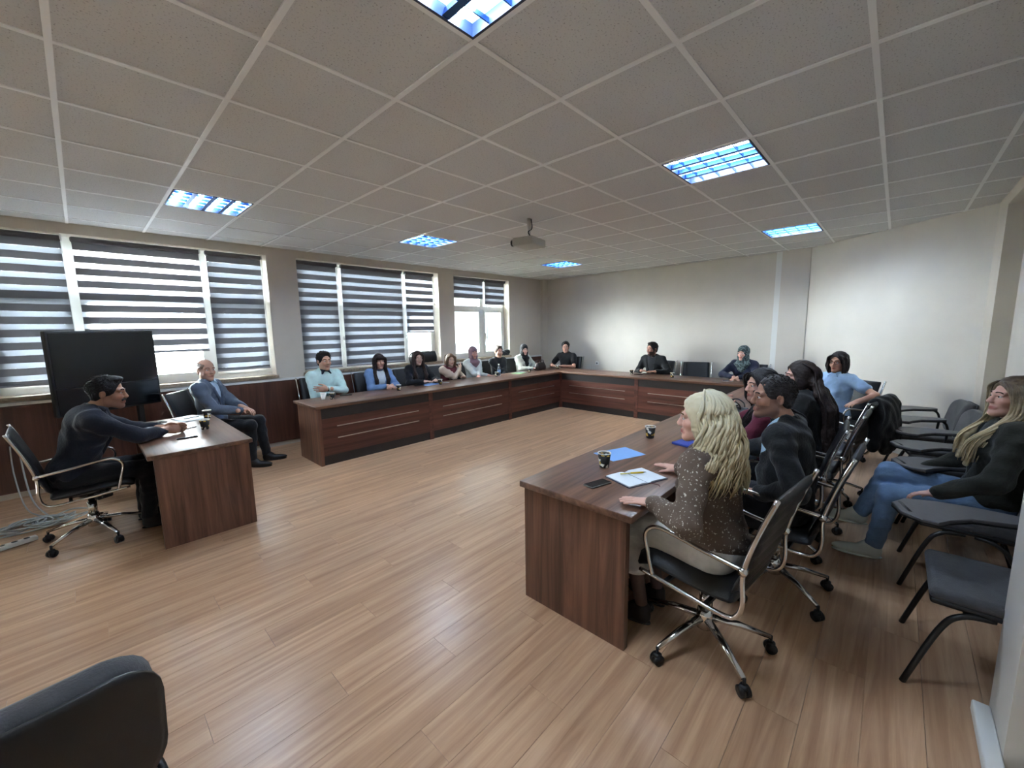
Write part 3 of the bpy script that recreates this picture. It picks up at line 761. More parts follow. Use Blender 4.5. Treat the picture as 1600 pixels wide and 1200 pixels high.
# ================================================================== PEOPLE
# Each figure is modelled as smooth blends of tapered limbs, surfaced on a grid (surface nets): the body is one mesh
# (head, neck, hands and the limbs under the clothes), garments and hair are its children.
V = lambda *a: np.array(a, float)
def rotz_(a): c, s = math.cos(a), math.sin(a); return np.array([[c, -s, 0], [s, c, 0], [0, 0, 1.]])
def rotx_(a): c, s = math.cos(a), math.sin(a); return np.array([[1, 0, 0], [0, c, -s], [0, s, c.real]])
def roty_(a): c, s = math.cos(a), math.sin(a); return np.array([[c, 0, s], [0, 1, 0], [-s, 0, c]])
def nrm(v): return v/(np.linalg.norm(v)+1e-9)
class Vol:
    def __init__(s): s.p = []
    def cap(s, a, b, ra, rb=None, k=.03, op='+'): s.p.append(('c', np.asarray(a, float), np.asarray(b, float), ra, ra if rb is None else rb, k, op)); return s
    def ell(s, c, r, R=None, k=.03, op='+'): s.p.append(('e', np.asarray(c, float), np.asarray(r, float), R, None, k, op)); return s
    def half(s, pt, n, k=.01): s.p.append(('h', np.asarray(pt, float), nrm(np.asarray(n, float)), None, None, k, '-')); return s   # cuts away the side n points to
    def fn(s, f, lo, hi, k=.01, op='-'): s.p.append(('f', np.asarray(lo, float), np.asarray(hi, float), f, None, k, op)); return s
    def bounds(s):
        lo = np.full(3, 1e9); hi = -lo
        for q in s.p:
            if q[6] != '+': continue
            if q[0] == 'c':
                r = max(q[3], q[4]); lo = np.minimum(lo, np.minimum(q[1], q[2])-r); hi = np.maximum(hi, np.maximum(q[1], q[2])+r)
            elif q[0] == 'e':
                r = q[2].max() if q[3] is not None else q[2]; lo = np.minimum(lo, q[1]-r); hi = np.maximum(hi, q[1]+r)
        return lo, hi
    def mesh(s, h, wr=0, wf=26.):
        lo, hi = s.bounds(); lo = lo-3*h; hi = hi+3*h
        n = np.ceil((hi-lo)/h).astype(int)+1
        D = np.full(n, .15, np.float32)
        ax = [lo[i]+h*np.arange(n[i]) for i in range(3)]
        for kind, a, b, r1, r2, k, op in s.p:
            if kind == 'c': r = max(r1, r2)+k+2.5*h; l_, h_ = np.minimum(a, b)-r, np.maximum(a, b)+r
            elif kind == 'e': r = (b.max() if r1 is not None else b)+k+2.5*h; l_, h_ = a-r, a+r
            elif kind == 'f': l_, h_ = a, b
            else: l_, h_ = lo, hi
            i0 = np.clip(np.floor((l_-lo)/h).astype(int), 0, n); i1 = np.clip(np.ceil((h_-lo)/h).astype(int)+1, 0, n)
            if (i1 <= i0).any(): continue
            X = ax[0][i0[0]:i1[0], None, None]; Y = ax[1][None, i0[1]:i1[1], None]; Z = ax[2][None, None, i0[2]:i1[2]]
            if kind == 'c':
                d = b-a; L2 = d@d+1e-12
                t = np.clip(((X-a[0])*d[0]+(Y-a[1])*d[1]+(Z-a[2])*d[2])/L2, 0, 1)
                q = np.sqrt((X-a[0]-t*d[0])**2+(Y-a[1]-t*d[1])**2+(Z-a[2]-t*d[2])**2)-(r1+(r2-r1)*t)
            elif kind == 'e':
                x, y, z = X-a[0], Y-a[1], Z-a[2]
                if r1 is not None:
                    R = r1; x, y, z = x*R[0, 0]+y*R[1, 0]+z*R[2, 0], x*R[0, 1]+y*R[1, 1]+z*R[2, 1], x*R[0, 2]+y*R[1, 2]+z*R[2, 2]
                k0 = np.sqrt((x/b[0])**2+(y/b[1])**2+(z/b[2])**2); k1 = np.sqrt((x/b[0]**2)**2+(y/b[1]**2)**2+(z/b[2]**2)**2)
                q = k0*(k0-1)/(k1+1e-9)
            elif kind == 'h': q = -((X-a[0])*b[0]+(Y-a[1])*b[1]+(Z-a[2])*b[2])
            else: q = r1(X, Y, Z)
            sl = tuple(slice(i0[i], i1[i]) for i in range(3)); A = D[sl]
            if op == '+':
                hh = np.maximum(k-np.abs(A-q), 0)/max(k, 1e-6); D[sl] = np.minimum(A, q)-hh*hh*k*.25
            else:
                q = -q; hh = np.maximum(k-np.abs(A-q), 0)/max(k, 1e-6); D[sl] = np.maximum(A, q)+hh*hh*k*.25
        if wr:
            X = ax[0][:, None, None]; Y = ax[1][None, :, None]; Z = ax[2][None, None, :]
            D = D+wr*(np.sin(wf*(X*1.3+Z*.9)+2.1*np.sin(wf*.5*(Y+Z)))*np.sin(wf*(Z*1.1-Y*.8)+1.7*np.sin(wf*.6*X))).astype(np.float32)
        S = D < 0
        c = np.zeros(tuple(n-1), np.int8)
        O = [(i, j, k) for i in (0, 1) for j in (0, 1) for k in (0, 1)]
        for i, j, k in O: c += S[i:n[0]-1+i, j:n[1]-1+j, k:n[2]-1+k]
        act = (c > 0) & (c < 8); ijk = np.argwhere(act); N = len(ijk)
        idx = np.full(act.shape, -1, np.int32); idx[act] = np.arange(N)
        acc = np.zeros((N, 3)); cnt = np.zeros(N)
        val = {o: D[ijk[:, 0]+o[0], ijk[:, 1]+o[1], ijk[:, 2]+o[2]] for o in O}
        for o in O:
            for axs in range(3):
                if o[axs]: continue
                p = list(o); p[axs] = 1; p = tuple(p); da, db = val[o], val[p]
                m = (da < 0) != (db < 0); t = np.where(m, da/(da-db+1e-12), 0)
                pos = np.tile(np.array(o, float), (N, 1)); pos[:, axs] += t
                acc[m] += pos[m]; cnt[m] += 1
        Vt = lo+h*(ijk+acc/cnt[:, None])
        F = []
        def quads(m, axs):
            i, j, k = np.nonzero(m)
            if axs == 0: j = j+1; k = k+1; s0 = S[i, j, k]; q = np.stack([idx[i, j-1, k-1], idx[i, j, k-1], idx[i, j, k], idx[i, j-1, k]], 1)
            if axs == 1: i = i+1; k = k+1; s0 = S[i, j, k]; q = np.stack([idx[i-1, j, k-1], idx[i-1, j, k], idx[i, j, k], idx[i, j, k-1]], 1)
            if axs == 2: i = i+1; j = j+1; s0 = S[i, j, k]; q = np.stack([idx[i-1, j-1, k], idx[i, j-1, k], idx[i, j, k], idx[i-1, j, k]], 1)
            q[~s0] = q[~s0][:, ::-1]; F.append(q)
        quads(S[:-1, 1:-1, 1:-1] != S[1:, 1:-1, 1:-1], 0); quads(S[1:-1, :-1, 1:-1] != S[1:-1, 1:, 1:-1], 1); quads(S[1:-1, 1:-1, :-1] != S[1:-1, 1:-1, 1:], 2)
        return Vt, np.concatenate(F) if F else np.zeros((0, 4), int)
def npmesh(name, Vt, F, mats, tint=None, mi=None):
    me = bpy.data.meshes.new(name); nv, nf = len(Vt), len(F)
    me.vertices.add(nv); me.vertices.foreach_set('co', np.asarray(Vt, np.float32).ravel())
    me.loops.add(nf*4); me.loops.foreach_set('vertex_index', np.asarray(F, np.int32).ravel())
    me.polygons.add(nf); me.polygons.foreach_set('loop_start', np.arange(0, nf*4, 4, dtype=np.int32))
    me.polygons.foreach_set('use_smooth', np.ones(nf, bool))
    for m in (mats if isinstance(mats, (list, tuple)) else [mats]): me.materials.append(m)
    if mi is not None: me.polygons.foreach_set('material_index', np.asarray(mi, np.int32))
    if tint is not None:
        ca = me.color_attributes.new('tint', 'FLOAT_COLOR', 'POINT'); ca.data.foreach_set('color', np.asarray(tint, np.float32).ravel())
    me.update(calc_edges=True); return me
def sobj(name, vol, h, m, parent, wr=0, wf=26., tint=None):
    Vt, F = vol.mesh(h, wr, wf)
    return link(name, npmesh(name, Vt, F, m, tint(Vt) if tint else None), parent)
def ik(S, Wt, L1, L2, hint):
    d = Wt-S; D = np.linalg.norm(d); D2 = min(D, (L1+L2)*.985); u = nrm(d); Wt = S+u*D2
    a = (L1*L1-L2*L2+D2*D2)/(2*D2); h = math.sqrt(max(L1*L1-a*a, 1e-6))
    p = hint-u*(hint@u); return S+u*a+nrm(p)*h, Wt

def hand_vol(vol, Wp, d, n, side, curl=.35, spread=.12, s=1.0, closed=0):
    """palm + five separate fingers; d finger direction, n palm normal, side +1 right / -1 left"""
    d = nrm(d); n = nrm(n-d*(n@d)); t = nrm(np.cross(d, n))*side      # t points to the thumb side
    R = np.stack([t, d, n], 1)
    vol.cap(Wp-d*.05*s, Wp+d*.02*s, .026*s, .025*s, .02)
    vol.ell(Wp+d*.055*s, V(.042, .052, .0155)*s, R, .02)
    vol.ell(Wp+d*.04*s+t*.022*s+n*.006*s, V(.018, .03, .014)*s, R, .015)
    lens = (.072, .080, .075, .058)
    for i in range(4):
        off = (1.5-i)*.0205*s; p = Wp+d*(.097-.004*abs(i-1.2))*s+t*off; a = curl*(.55+.12*i)
        dd = nrm(d+t*(1.5-i)*spread*.28); q = p-dd*.012*s; L = lens[i]*s; r = (.0092, .0094, .009, .008)[i]*s
        for seg, fr in enumerate((.45, .32, .26)):
            c = a*(seg+.6); v = dd*math.cos(c)+n*math.sin(c); q2 = q+v*(L*fr+(.012*s if seg == 0 else 0))
            vol.cap(q, q2, r*(1-.07*seg), r*(1-.07*(seg+1)), .004); q = q2
    p = Wp+d*.02*s+t*.03*s+n*.004*s; v = nrm(d*.75+t*.62+n*(.25+closed)); q = p+v*.04*s; vol.cap(p, q, .0125*s, .0108*s, .012)
    v2 = nrm(d*.95+t*.18+n*(.3+closed)); q2 = q+v2*.032*s; vol.cap(q, q2, .0105*s, .0095*s, .004); vol.cap(q2, q2+nrm(v2+n*.15)*.024*s, .0095*s, .008*s, .004)

def head_vol(vol, H, fem, hs, ear=True, smile=False):
    c = lambda x, y, z: H['c']+H['R'] @ (V(x, y, z)*hs)
    e = lambda p, r, k=.02, op='+': vol.ell(c(*p), V(*r)*hs, H['R'], k*hs, op)
    cp = lambda a, b, ra, rb=None, k=.015: vol.cap(c(*a), c(*b), ra*hs, (ra if rb is None else rb)*hs, k*hs)
    j = .93 if fem else 1.0
    e((0, -.014, .036), (.0755, .095, .083)); e((0, .022, -.042), (.0585*j, .068, .073), .03)
    cp((-.047*j, .0, -.066), (-.012, .066, -.103), .018, .017, .03); cp((.047*j, .0, -.066), (.012, .066, -.103), .018, .017, .03)
    e((0, .074, -.103), (.020, .016, .015), .02)
    for s in (-1, 1):
        e((s*.036, .060, -.028), (.024, .024, .022), .025)
        cp((s*.046, .073, .021), (s*.012, .087, .019), .0095 if not fem else .0075, None, .02)
        e((s*.0305, .099, .001), (.0175, .018, .0125), .012, '-')
        cp((s*.044, .0775, .0075), (s*.0185, .0865, .0085), .0050, None, .005); cp((s*.043, .0775, -.0088), (s*.019, .0855, -.0088), .0044, None, .005)
        e((s*.0095, .1005, -.037), (.0085, .009, .0075), .01)
        if ear: e((s*.0785, -.012, -.008), (.0085, .019, .031), .008); e((s*.084, -.008, -.008), (.005, .011, .018), .004, '-')
    cp((0, .086, .012), (0, .1065, -.030), .0075, .0115, .012)
    w = .029 if smile else .025
    cp((-w, .080, -.0645+(.004 if smile else 0)), (0, .0905, -.0655), .0052, .0065, .008); cp((w, .080, -.0645+(.004 if smile else 0)), (0, .0905, -.0655), .0052, .0065, .008)
    cp((-w*.7, .083, -.075), (0, .090, -.0765), .0055, .007, .008); cp((w*.7, .083, -.075), (0, .090, -.0765), .0055, .007, .008)
    vol.cap(c(0, -.022, -.05), H['neck'], .05*hs*j, .056*hs*j, .03)

def lock_tubes(mb, paths, r0, seg=5):
    for pts, r in paths:
        n = len(pts); rs = [r*(.15 if i == 0 else 1)*(.75+.25*math.sin(PI*min(1, i/(n*.3))*.5)) * (1-.75*max(0, (i/(n-1)-.6)/.4)**1.5) for i in range(n)]
        mb.tube(pts, rs, seg)

PEOPLE = []
def person(label, loc, face, look, skin=(196, 152, 128), fem=False, s=1.0, seat=.47, lean=0, recl=0, hair='short', hairc=(28, 24, 22), topc=(30, 30, 34), top='sweater',
           shirtc=None, trouc=(30, 31, 36), shoec=(24, 22, 22), wr=None, wl=None, hr=None, hl=None, er=(.8, -.4, -.6), el=(-.8, -.4, -.6), curlR=.35, curlL=.35, beard=0, must=0, glasses=False,
           fine=False, knees=None, ankles=None, hp=0, headshift=(0, 0, 0), sleeve=1.0, smile=False, skirt=False, topmat=None, scarfc=None, side=0, collar=None, watch=None, hem=0, bulk=0, extra=None, twist=0, vopen=.085, vest=None):
    """seated figure. loc: floor point under the hips, face: (dx,dy) the knees point to, look: world point the face turns to.
       wr/wl: wrist targets in world coordinates, hr/hl: (finger direction, palm normal) in world axes"""
    rz = facing(*face); root = thing('person', label, 'person', (loc[0], loc[1], 0), rz)
    Rw = rotz_(rz); base = V(loc[0], loc[1], 0)
    toL = lambda p: Rw.T @ (np.asarray(p, float)-base); dL = lambda v: Rw.T @ np.asarray(v, float)
    hh = .0042 if fine else .0062; hc = .0085 if fine else .0125; hhand = .0036 if fine else .0052
    P0 = V(0, 0, seat+.085); a = math.radians(lean); dv = V(math.sin(math.radians(side)), math.sin(a), math.cos(a)); dv = nrm(dv)
    T = lambda t, x=0, y=0: P0+dv*(t*s)+V(x*math.cos(twist)-0*y, y*math.cos(a)+x*math.sin(twist), -y*math.sin(a))*s
    sw = (.165 if fem else .188)+bulk*.5
    nb = T(.505); H = {}
    H['c'] = T(.64, 0, .03)+V(*headshift)
    lk = toL((look[0], look[1], 0))-H['c']; yaw = math.atan2(-lk[0], lk[1]); yaw = max(-1.35, min(1.35, yaw))
    H['R'] = rotz_(yaw) @ rotx_(math.radians(hp)); H['neck'] = T(.49, 0, -.005)
    hs = s*(.97 if fem else 1.02)
    hc3 = lambda x, y, z: H['c']+H['R'] @ (V(x, y, z)*hs)
    # ---- joints
    SR, SL = T(.435, sw), T(.435, -sw); L1, L2 = .285*s, .255*s
    defR, defL = toL(base+Rw @ V(.16, .26, seat+.2)), toL(base+Rw @ V(-.16, .26, seat+.2))
    WR = toL(wr) if wr is not None else defR; WL_ = toL(wl) if wl is not None else defL
    ER, WR = ik(SR, WR, L1, L2, V(*er)); EL, WL_ = ik(SL, WL_, L1, L2, V(*el))
    hipR, hipL = P0+V(.088, .0, -.01)*s, P0+V(-.088, .0, -.01)*s
    kn = knees or ((.125, .44, seat+.055), (-.125, .44, seat+.055)); an = ankles or ((.12, .40, .085), (-.12, .40, .085))
    KR, KL, AR, AL = [V(*q) for q in (kn[0], kn[1], an[0], an[1])]
    # ---- body (one mesh)
    vb = Vol(); g = -.012
    vb.ell(P0, V(.155, .115, .105)*s, None, .05).ell(T(.2), V(.125, .092, .14)*s, None, .05).ell(T(.36), V(.15, .105, .15)*s, None, .05)
    for S_, E_, W_ in ((SR, ER, WR), (SL, EL, WL_)):
        vb.cap(T(.44), S_, .05*s, .045*s, .04).cap(S_, E_, .042*s, .034*s, .02).cap(E_, W_, .034*s, .024*s, .02)
    for h_, k_, a_ in ((hipR, KR, AR), (hipL, KL, AL)): vb.cap(h_, k_, .075*s, .05*s, .03).cap(k_, a_, .046*s, .032*s, .02)
    vb.cap(T(.47), H['c'], .045*s, .05*s, .03)
    Vb, Fb = vb.mesh(.014); parts = [(Vb, Fb, 0)]
    vh = Vol(); head_vol(vh, H, fem, hs, hair not in ('hijab',), smile); Vh, Fh = vh.mesh(hh); parts.append((Vh, Fh, 1))
    def hdir(h, W_, E_, sd):
        if h is not None: return dL(h[0]), dL(h[1])
        d = nrm(W_-E_); n = V(0, 0, -1.) if abs(d[2]) < .8 else V(-sd, 0, 0.); return d, n
    bare = sleeve < .9
    for W_, E_, sd, h_, cu in ((WR, ER, 1, hr, curlR), (WL_, EL, -1, hl, curlL)):
        vv = Vol(); d_, n_ = hdir(h_, W_, E_, sd); hand_vol(vv, W_, d_, n_, sd, cu, .12, s*(.9 if fem else 1.0), .4 if cu > .7 else 0)
        vv.cap(E_*(.65 if not bare else 1)+W_*(.35 if not bare else 0), W_, .033*s if not bare else .037*s, .0245*s, .02)
        if bare: vv.cap(SR*.4+ER*.6 if sd > 0 else SL*.4+EL*.6, E_, .04*s, .037*s, .02)
        q = vv.mesh(hhand if not bare else hhand*1.3); parts.append((q[0], q[1], 2))
    VV = np.concatenate([p[0] for p in parts]); o = 0; FF = []
    for p in parts: FF.append(p[1]+o); o += len(p[0])
    FF = np.concatenate(FF)
    sk = np.array(lin(skin)[:3]); tint = np.ones((len(VV), 4)); tint[:, :3] = sk
    n0 = len(Vb); hl_ = (Vh-H['c']) @ H['R']/hs; tt = tint[n0:n0+len(Vh), :3]
    lipm = np.exp(-((hl_[:, 0]/.027)**4)-((hl_[:, 2]+.0705)/.0105)**4)*(hl_[:, 1] > .075)
    lipc = np.array(lin((168, 84, 82) if fem else (150, 92, 82))[:3]); tt += (lipc-tt)*(lipm*.8)[:, None]
    ck = np.exp(-((np.abs(hl_[:, 0])-.045)/.02)**2-((hl_[:, 2]+.03)/.02)**2)*(hl_[:, 1] > .03); tt += (sk*np.array([1.08, .82, .8])-tt)*(ck*.4)[:, None]
    if beard:
        bm = ((hl_[:, 2] < -.045) & (hl_[:, 1] > -.015) & (hl_[:, 2] > -.125)) | ((np.abs(hl_[:, 0]) > .052) & (hl_[:, 2] < .0) & (hl_[:, 1] > -.012) & (hl_[:, 1] < .035))
        bm = bm & ~((np.abs(hl_[:, 0]) < .02) & (hl_[:, 2] > -.084) & (hl_[:, 2] < -.058))
        hb = np.array(lin(hairc)[:3]); tt[bm] += (hb-tt[bm])*beard
    me = npmesh('body', VV, FF, vcol('skin', .5), tint); link('body', me, root)
    # ---- face details
    me_ = MB()
    for sg in (-1, 1):
        eb = MB(); cc = hc3(sg*.0305, .0755, .0); eb.sphere(tuple(cc), .0122*hs, 12)
        gaze = H['R'] @ nrm(V(0, 1, -.05)); ci = cc+gaze*.0072*hs
        eb.sphere(tuple(ci), .0064*hs, 10, 1)
        obj('eye', eb, [mat('eye white', (214, 208, 204), .25), mat('eye iris', (34, 24, 20), .2)], root)
        pts = [tuple(hc3(sg*x, y, z)) for x, y, z in ((.014, .0955, .0215), (.026, .0945, .0265), (.038, .0875, .0265), (.049, .0775, .020))]
        if fem: pts = [tuple(Vector(p)) for p in pts]
        obj('eyebrow', MB().tube(curve(pts, 3), [.0022*hs]+[.0034*hs]*6+[.0035*hs, .003*hs, .0015*hs], 6), mat('brow %d %d' % hairc[:2], tuple(int(v*.7) for v in hairc) if hair != 'blonde' else (120, 96, 66), .9), root)
    m_hair = mat('hair %d %d %d' % hairc, hairc, .5, noise=.35, nscale=60, bump=.5, bscale=160, spec=.35)
    if must:
        mp = [tuple(hc3(x, y, z)) for x, y, z in ((-.03, .082, -.062), (-.016, .0955, -.053), (0, .1, -.051), (.016, .0955, -.053), (.03, .082, -.062))]
        obj('moustache', MB().tube(curve(mp, 4), [.003*hs]+[.0075*hs]*7+[.0075*hs]*8+[.003*hs], 8), m_hair, root)
    if glasses:
        gm = MB()
        for sg in (-1, 1):
            ring = [tuple(hc3(sg*.032+.023*math.cos(q), .099, .0+.018*math.sin(q))) for q in np.linspace(0, 2*PI, 17)]; gm.tube(ring, .0018, 6)
            gm.tube([tuple(hc3(sg*.055, .098, .006)), tuple(hc3(sg*.074, .06, .006)), tuple(hc3(sg*.082, -.01, .003))], .0018, 6)
        gm.tube([tuple(hc3(-.009, .099, .003)), tuple(hc3(0, .104, .005)), tuple(hc3(.009, .099, .003))], .0018, 6)
        obj('glasses', gm, mat('glasses frame', (40, 26, 28), .3), root)
    # ---- hair
    hv = Vol(); he = lambda p, r, k=.015, op='+': hv.ell(hc3(*p), V(*r)*hs, H['R'], k*hs, op)
    def scalp(th=.013, line=.058):
        he((0, -.016, .038), (.0755+th, .095+th, .083+th*1.15))
    def facecut(z=.05, y=.105): he((0, y, -.045), (.085, .082, .045+z), .012, '-')
    if hair in ('short', 'crop', 'bald', 'balding'):
        th = {'short': .010, 'crop': .006, 'bald': .003, 'balding': .006}[hair]
        scalp(th); he((0, -.055, -.02), (.066+th*.5, .045, .06), .02)
        facecut(.085 if hair != 'short' else .078)
        hv.half(hc3(0, 0, -.062), H['R'] @ V(0, .35, -1)); 
        for sg in (-1, 1): he((sg*.088, .0, -.02), (.022, .03, .035), .008, '-')
        if hair in ('bald', 'balding'): he((0, .02, .12), (.07, .12, .075), .015, '-') if hair == 'bald' else [he((q*.045, .095, .085), (.026, .04, .03), .015, '-') for q in (-1, 1)]
        if hair == 'short': he((0, .045, .103), (.055, .045, .024), .02)
        sobj('hair', hv, hh, m_hair, root, .0016, 120.)
        if hair in ('short', 'balding'):
            tf = MB(); pr = np.random.RandomState(len(PEOPLE)+50); n_t = 0
            while n_t < (480 if fine else 160):
                q = nrm(pr.normal(0, 1, 3)); p = V(0, -.016, .038)+q*V(.0755+th, .095+th, .083+th*1.15)*.985
                if p[2] < -.045 or (p[1] > .04 and p[2] < .082) or (p[2] < .02 and p[1] > -.02) or (hair == 'balding' and p[1] > .045): continue
                tg = V(q[0]*.5, -1+.6*q[1], -.35 if p[1] < 0 else .15); tg = nrm(tg-q*(tg@q)); L = pr.uniform(.02, .034) if hair == 'short' else .012
                tf.tube([tuple(hc3(*(p))), tuple(hc3(*(p+tg*L*.5+q*.004))), tuple(hc3(*(p+tg*L)))], [.001, .0042*(1 if fine else 1.2), .001], 5, cap=False); n_t += 1
            obj('hair_tufts', tf, m_hair, root)
    elif hair in ('long', 'bob', 'blonde', 'ombre', 'vlong'):
        scalp(.015); facecut(.080, .112)
        pr = np.random.RandomState(len(PEOPLE)+3)
        mh2 = OMBRE if hair == 'ombre' else (BLONDE if hair == 'blonde' else m_hair)
        guides = []                                            # (points, radius at the root, radius at the end)
        if hair == 'bob':
            for sg in (-1, 1):
                hv.cap(hc3(sg*.07, .02, .045), hc3(sg*.082, .012, -.04), .022*hs, .024*hs, .03); hv.cap(hc3(sg*.082, .012, -.04), hc3(sg*.07, .022, -.125), .025*hs, .016*hs, .02)
                guides.append(([hc3(sg*.03, .045, .105), hc3(sg*.075, .05, .055), hc3(sg*.088, .03, -.02), hc3(sg*.085, .022, -.085), hc3(sg*.072, .03, -.14)], .02, .022))
            he((0, -.06, -.035), (.09, .062, .105), .03)
            guides.append(([hc3(0, -.02, .125), hc3(0, -.1, .07), hc3(0, -.118, -.02), hc3(0, -.1, -.09), hc3(0, -.085, -.15)], .05, .06))
            hv.half(hc3(0, 0, -.14), V(0, .2, -1))
        else:
            for sg in (-1, 1): he((sg*.07, -.005, -.03), (.024, .05, .08), .02)
            he((0, -.07, -.03), (.078, .045, .10), .03)
            hv.half(hc3(0, 0, -.12), V(0, .3, -1))
            if hair in ('long', 'ombre'):
                dz = .0 if hair == 'long' else -.07
                for sg in (-1, 1):
                    g_ = [hc3(sg*.02, .05, .112), hc3(sg*.072, .045, .06), hc3(sg*.086, .022, -.02), hc3(sg*.082, .018, -.10), T(.47, sg*.105, .075), T(.36, sg*.105, .15), T(.29+dz, sg*.10, .155)]
                    guides.append((g_, .03, .045 if not fine else .035))
                    for q in range(2, 6): hv.cap(g_[q], g_[q+1], (.030 if not fine else .016)*s, None, .02)
                guides.append(([hc3(0, -.02, .128), hc3(0, -.105, .06), hc3(0, -.118, -.04), hc3(0, -.1, -.12), T(.42, 0, -.15), T(.30, 0, -.155)], .055, .08))
            if hair == 'vlong':
                for x_ in (-.07, 0, .07):
                    g_ = [hc3(x_*.3, -.02, .128), hc3(x_*.8, -.10, .06), hc3(x_*1.05, -.105, -.04), T(.50, x_*1.15, -.115), T(.38, x_*1.25, -.165), T(.2, x_*1.2, -.165), T(.06, x_*1.0, -.16)]
                    guides.append((g_, .03, .04))
                    for q in range(2, 6): hv.cap(g_[q], g_[q+1], .042*s, .035*s, .03)
        sobj('hair', hv, hh, mh2, root, .0022, 90.)
        lm = MB(); paths = []
        for (gp, r_a, r_b) in guides:
            for i in range((34 if hair != 'vlong' else 70) if not fine else 95):
                o1, o2 = pr.normal(0, .5, 2); ph = pr.uniform(0, 6); cut = pr.uniform(.86, 1.0)
                P_ = curve([tuple(p) for p in gp], 5); n = len(P_); pts = []
                out = nrm(V(*gp[2])-H['c']); acr = nrm(np.cross(out, V(0, 0, 1.)))
                for q in range(int(n*cut)):
                    t = q/(n-1); rad = r_a+(r_b-r_a)*t
                    p = V(*P_[q])+acr*o1*rad+out*(.006+abs(o2)*.012)*min(1, t*5)-V(0, 0, .012)*max(0, 1-t*6)+V(math.sin(t*12+ph), math.cos(t*11+ph), 0)*(.004+.004*t)
                    pts.append(tuple(p))
                paths.append((pts, (.0055 if fine else .0085)*pr.uniform(.8, 1.2)))
        if hair == 'blonde':
            for i in range(430):
                az = pr.uniform(-1, 1)*1.72; st = pr.uniform(.3, 1.0); r = .0066*pr.uniform(.75, 1.25); pts = []; n = 30; lift = pr.uniform(.010, .030)
                dirv = H['R'] @ V(math.sin(az), -math.cos(az), 0); rad = (.0755*abs(math.sin(az))+.095*abs(math.cos(az))+lift)*hs
                L = .37*pr.uniform(.75, 1.06)*s; ph = az*3.2+pr.normal(0, .45); fr = pr.uniform(2.6, 3.4)*2*PI
                for q in range(n):
                    t = q/(n-1)
                    if t < .34:
                        el_ = (1-t/.34)*(PI/2)*st+.02; p = hc3(0, -.016, .035)+dirv*rad*math.cos(el_)+H['R'] @ V(0, 0, (.083+lift)*hs*math.sin(el_)); last = p
                    else:
                        u = (t-.34)/.66; p = last+V(0, 0, -1)*L*u+dirv*(.045*math.sin(u*PI*.62)+.02*u)
                        for c_, rr in ((T(.36), V(.19, .15, .19)*s), (T(.44, sw*.75), V(.09, .09, .085)*s), (T(.44, -sw*.75), V(.09, .09, .085)*s)):
                            e_ = (p-c_)/rr; le = np.linalg.norm(e_)
                            if le < 1: p = c_+e_/le*rr
                    am = .016*min(1, max(0, (t-.12)/.35)); tg = np.cross(dirv, V(0, 0, 1.))
                    p = p+tg*math.sin(t*fr+ph)*am+dirv*math.cos(t*fr+ph)*am*.8+V(0, 0, math.sin(t*fr*.7+ph)*am*.2)
                    pts.append(tuple(p))
                paths.append((pts, r))
        lock_tubes(lm, paths, .01, 5)
        obj('hair_locks', lm, mh2, root)
        if hair in ('long',) and extra == 'fringe':
            fm = MB()
            for q in range(11):
                x = -.05+.01*q; fm.tube(curve([tuple(hc3(x*.7, .06, .105)), tuple(hc3(x, .096, .075)), tuple(hc3(x*1.05, .1-abs(x)*.35, .032))], 4), [.008]*6+[.007, .006, .003], 5)
            obj('fringe', fm, m_hair, root)
    elif hair == 'hijab':
        he((0, -.016, .034), (.091, .112, .103)); he((0, .0, -.055), (.082, .088, .085), .03)
        hv.cap(hc3(0, -.01, -.09), T(.49, 0, .01), .082*s, .088*s, .05)
        hv.ell(T(.455, 0, .03), V(.15, .115, .055)*s, None, .05); hv.ell(T(.40, 0, .085), V(.085, .055, .09)*s, None, .04)
        he((0, .118, -.028), (.054, .072, .082), .016, '-')
        hv.cap(hc3(0, .02, -.06), hc3(0, -.01, .06), .0001, .0001, .001)
        sobj('headscarf', hv, hh*1.15, scarfc, root, .0028, 55.)
        ub = Vol(); ub.ell(hc3(0, -.012, .03), V(.083, .1035, .095)*hs, H['R']); ub.ell(hc3(0, .11, -.03), V(.056, .06, .08)*hs, H['R'], .01, '-'); ub.half(hc3(0, 0, -.04), H['R'] @ V(0, 0, -1))
    # ---- garments
    tn = .014 if top in ('sweater', 'tee', 'shirt') else .022
    m_top = topmat or fabric('cloth %d %d %d' % topc, topc)
    def torso(vol, th, arms=True, sl=1.0, lo=0.0):
        vol.ell(P0+V(0, .0, .03), V(.158, .118, .11)*s+th, None, .06).ell(T(.2), V(.135+bulk, .10+bulk, .15)*s+th, None, .06).ell(T(.36), V(.155, .112, .15)*s+th, None, .06)
        if fem:
            for sg in (-1, 1): vol.ell(T(.31, sg*.07, .085), V(.06, .05, .06)*s+th*.5, None, .04)
        vol.cap(T(.445, -sw*.8), T(.445, sw*.8), .050*s+th, None, .07)
        vol.cap(T(.45, -.10), T(.505, -.045), .045*s+th*.4, .034*s, .04).cap(T(.45, .10), T(.505, .045), .045*s+th*.4, .034*s, .04)
        if arms:
            for S_, E_, W_ in ((SR, ER, WR), (SL, EL, WL_)):
                if sl >= .9:
                    e2 = W_+(E_-W_)*.06
                    vol.cap(S_, E_, .044*s+th, .040*s+th*.9, .06).cap(E_, e2, .042*s+th*.9, .028*s+th*.7, .02)
                else: vol.cap(S_, S_+(E_-S_)*sl, .05*s+th, .05*s+th, .035)
    def neckhole(vol, r=.056, v=0):
        vol.cap(T(.49, 0, .005), T(.62, 0, .03), r*s, r*s, .008, '-')
    vt = Vol(); torso(vt, tn, True, sleeve)
    if hem: vt.ell(P0+V(0, .02, -.03), V(.165, .15, .09)*s+tn, None, .05)
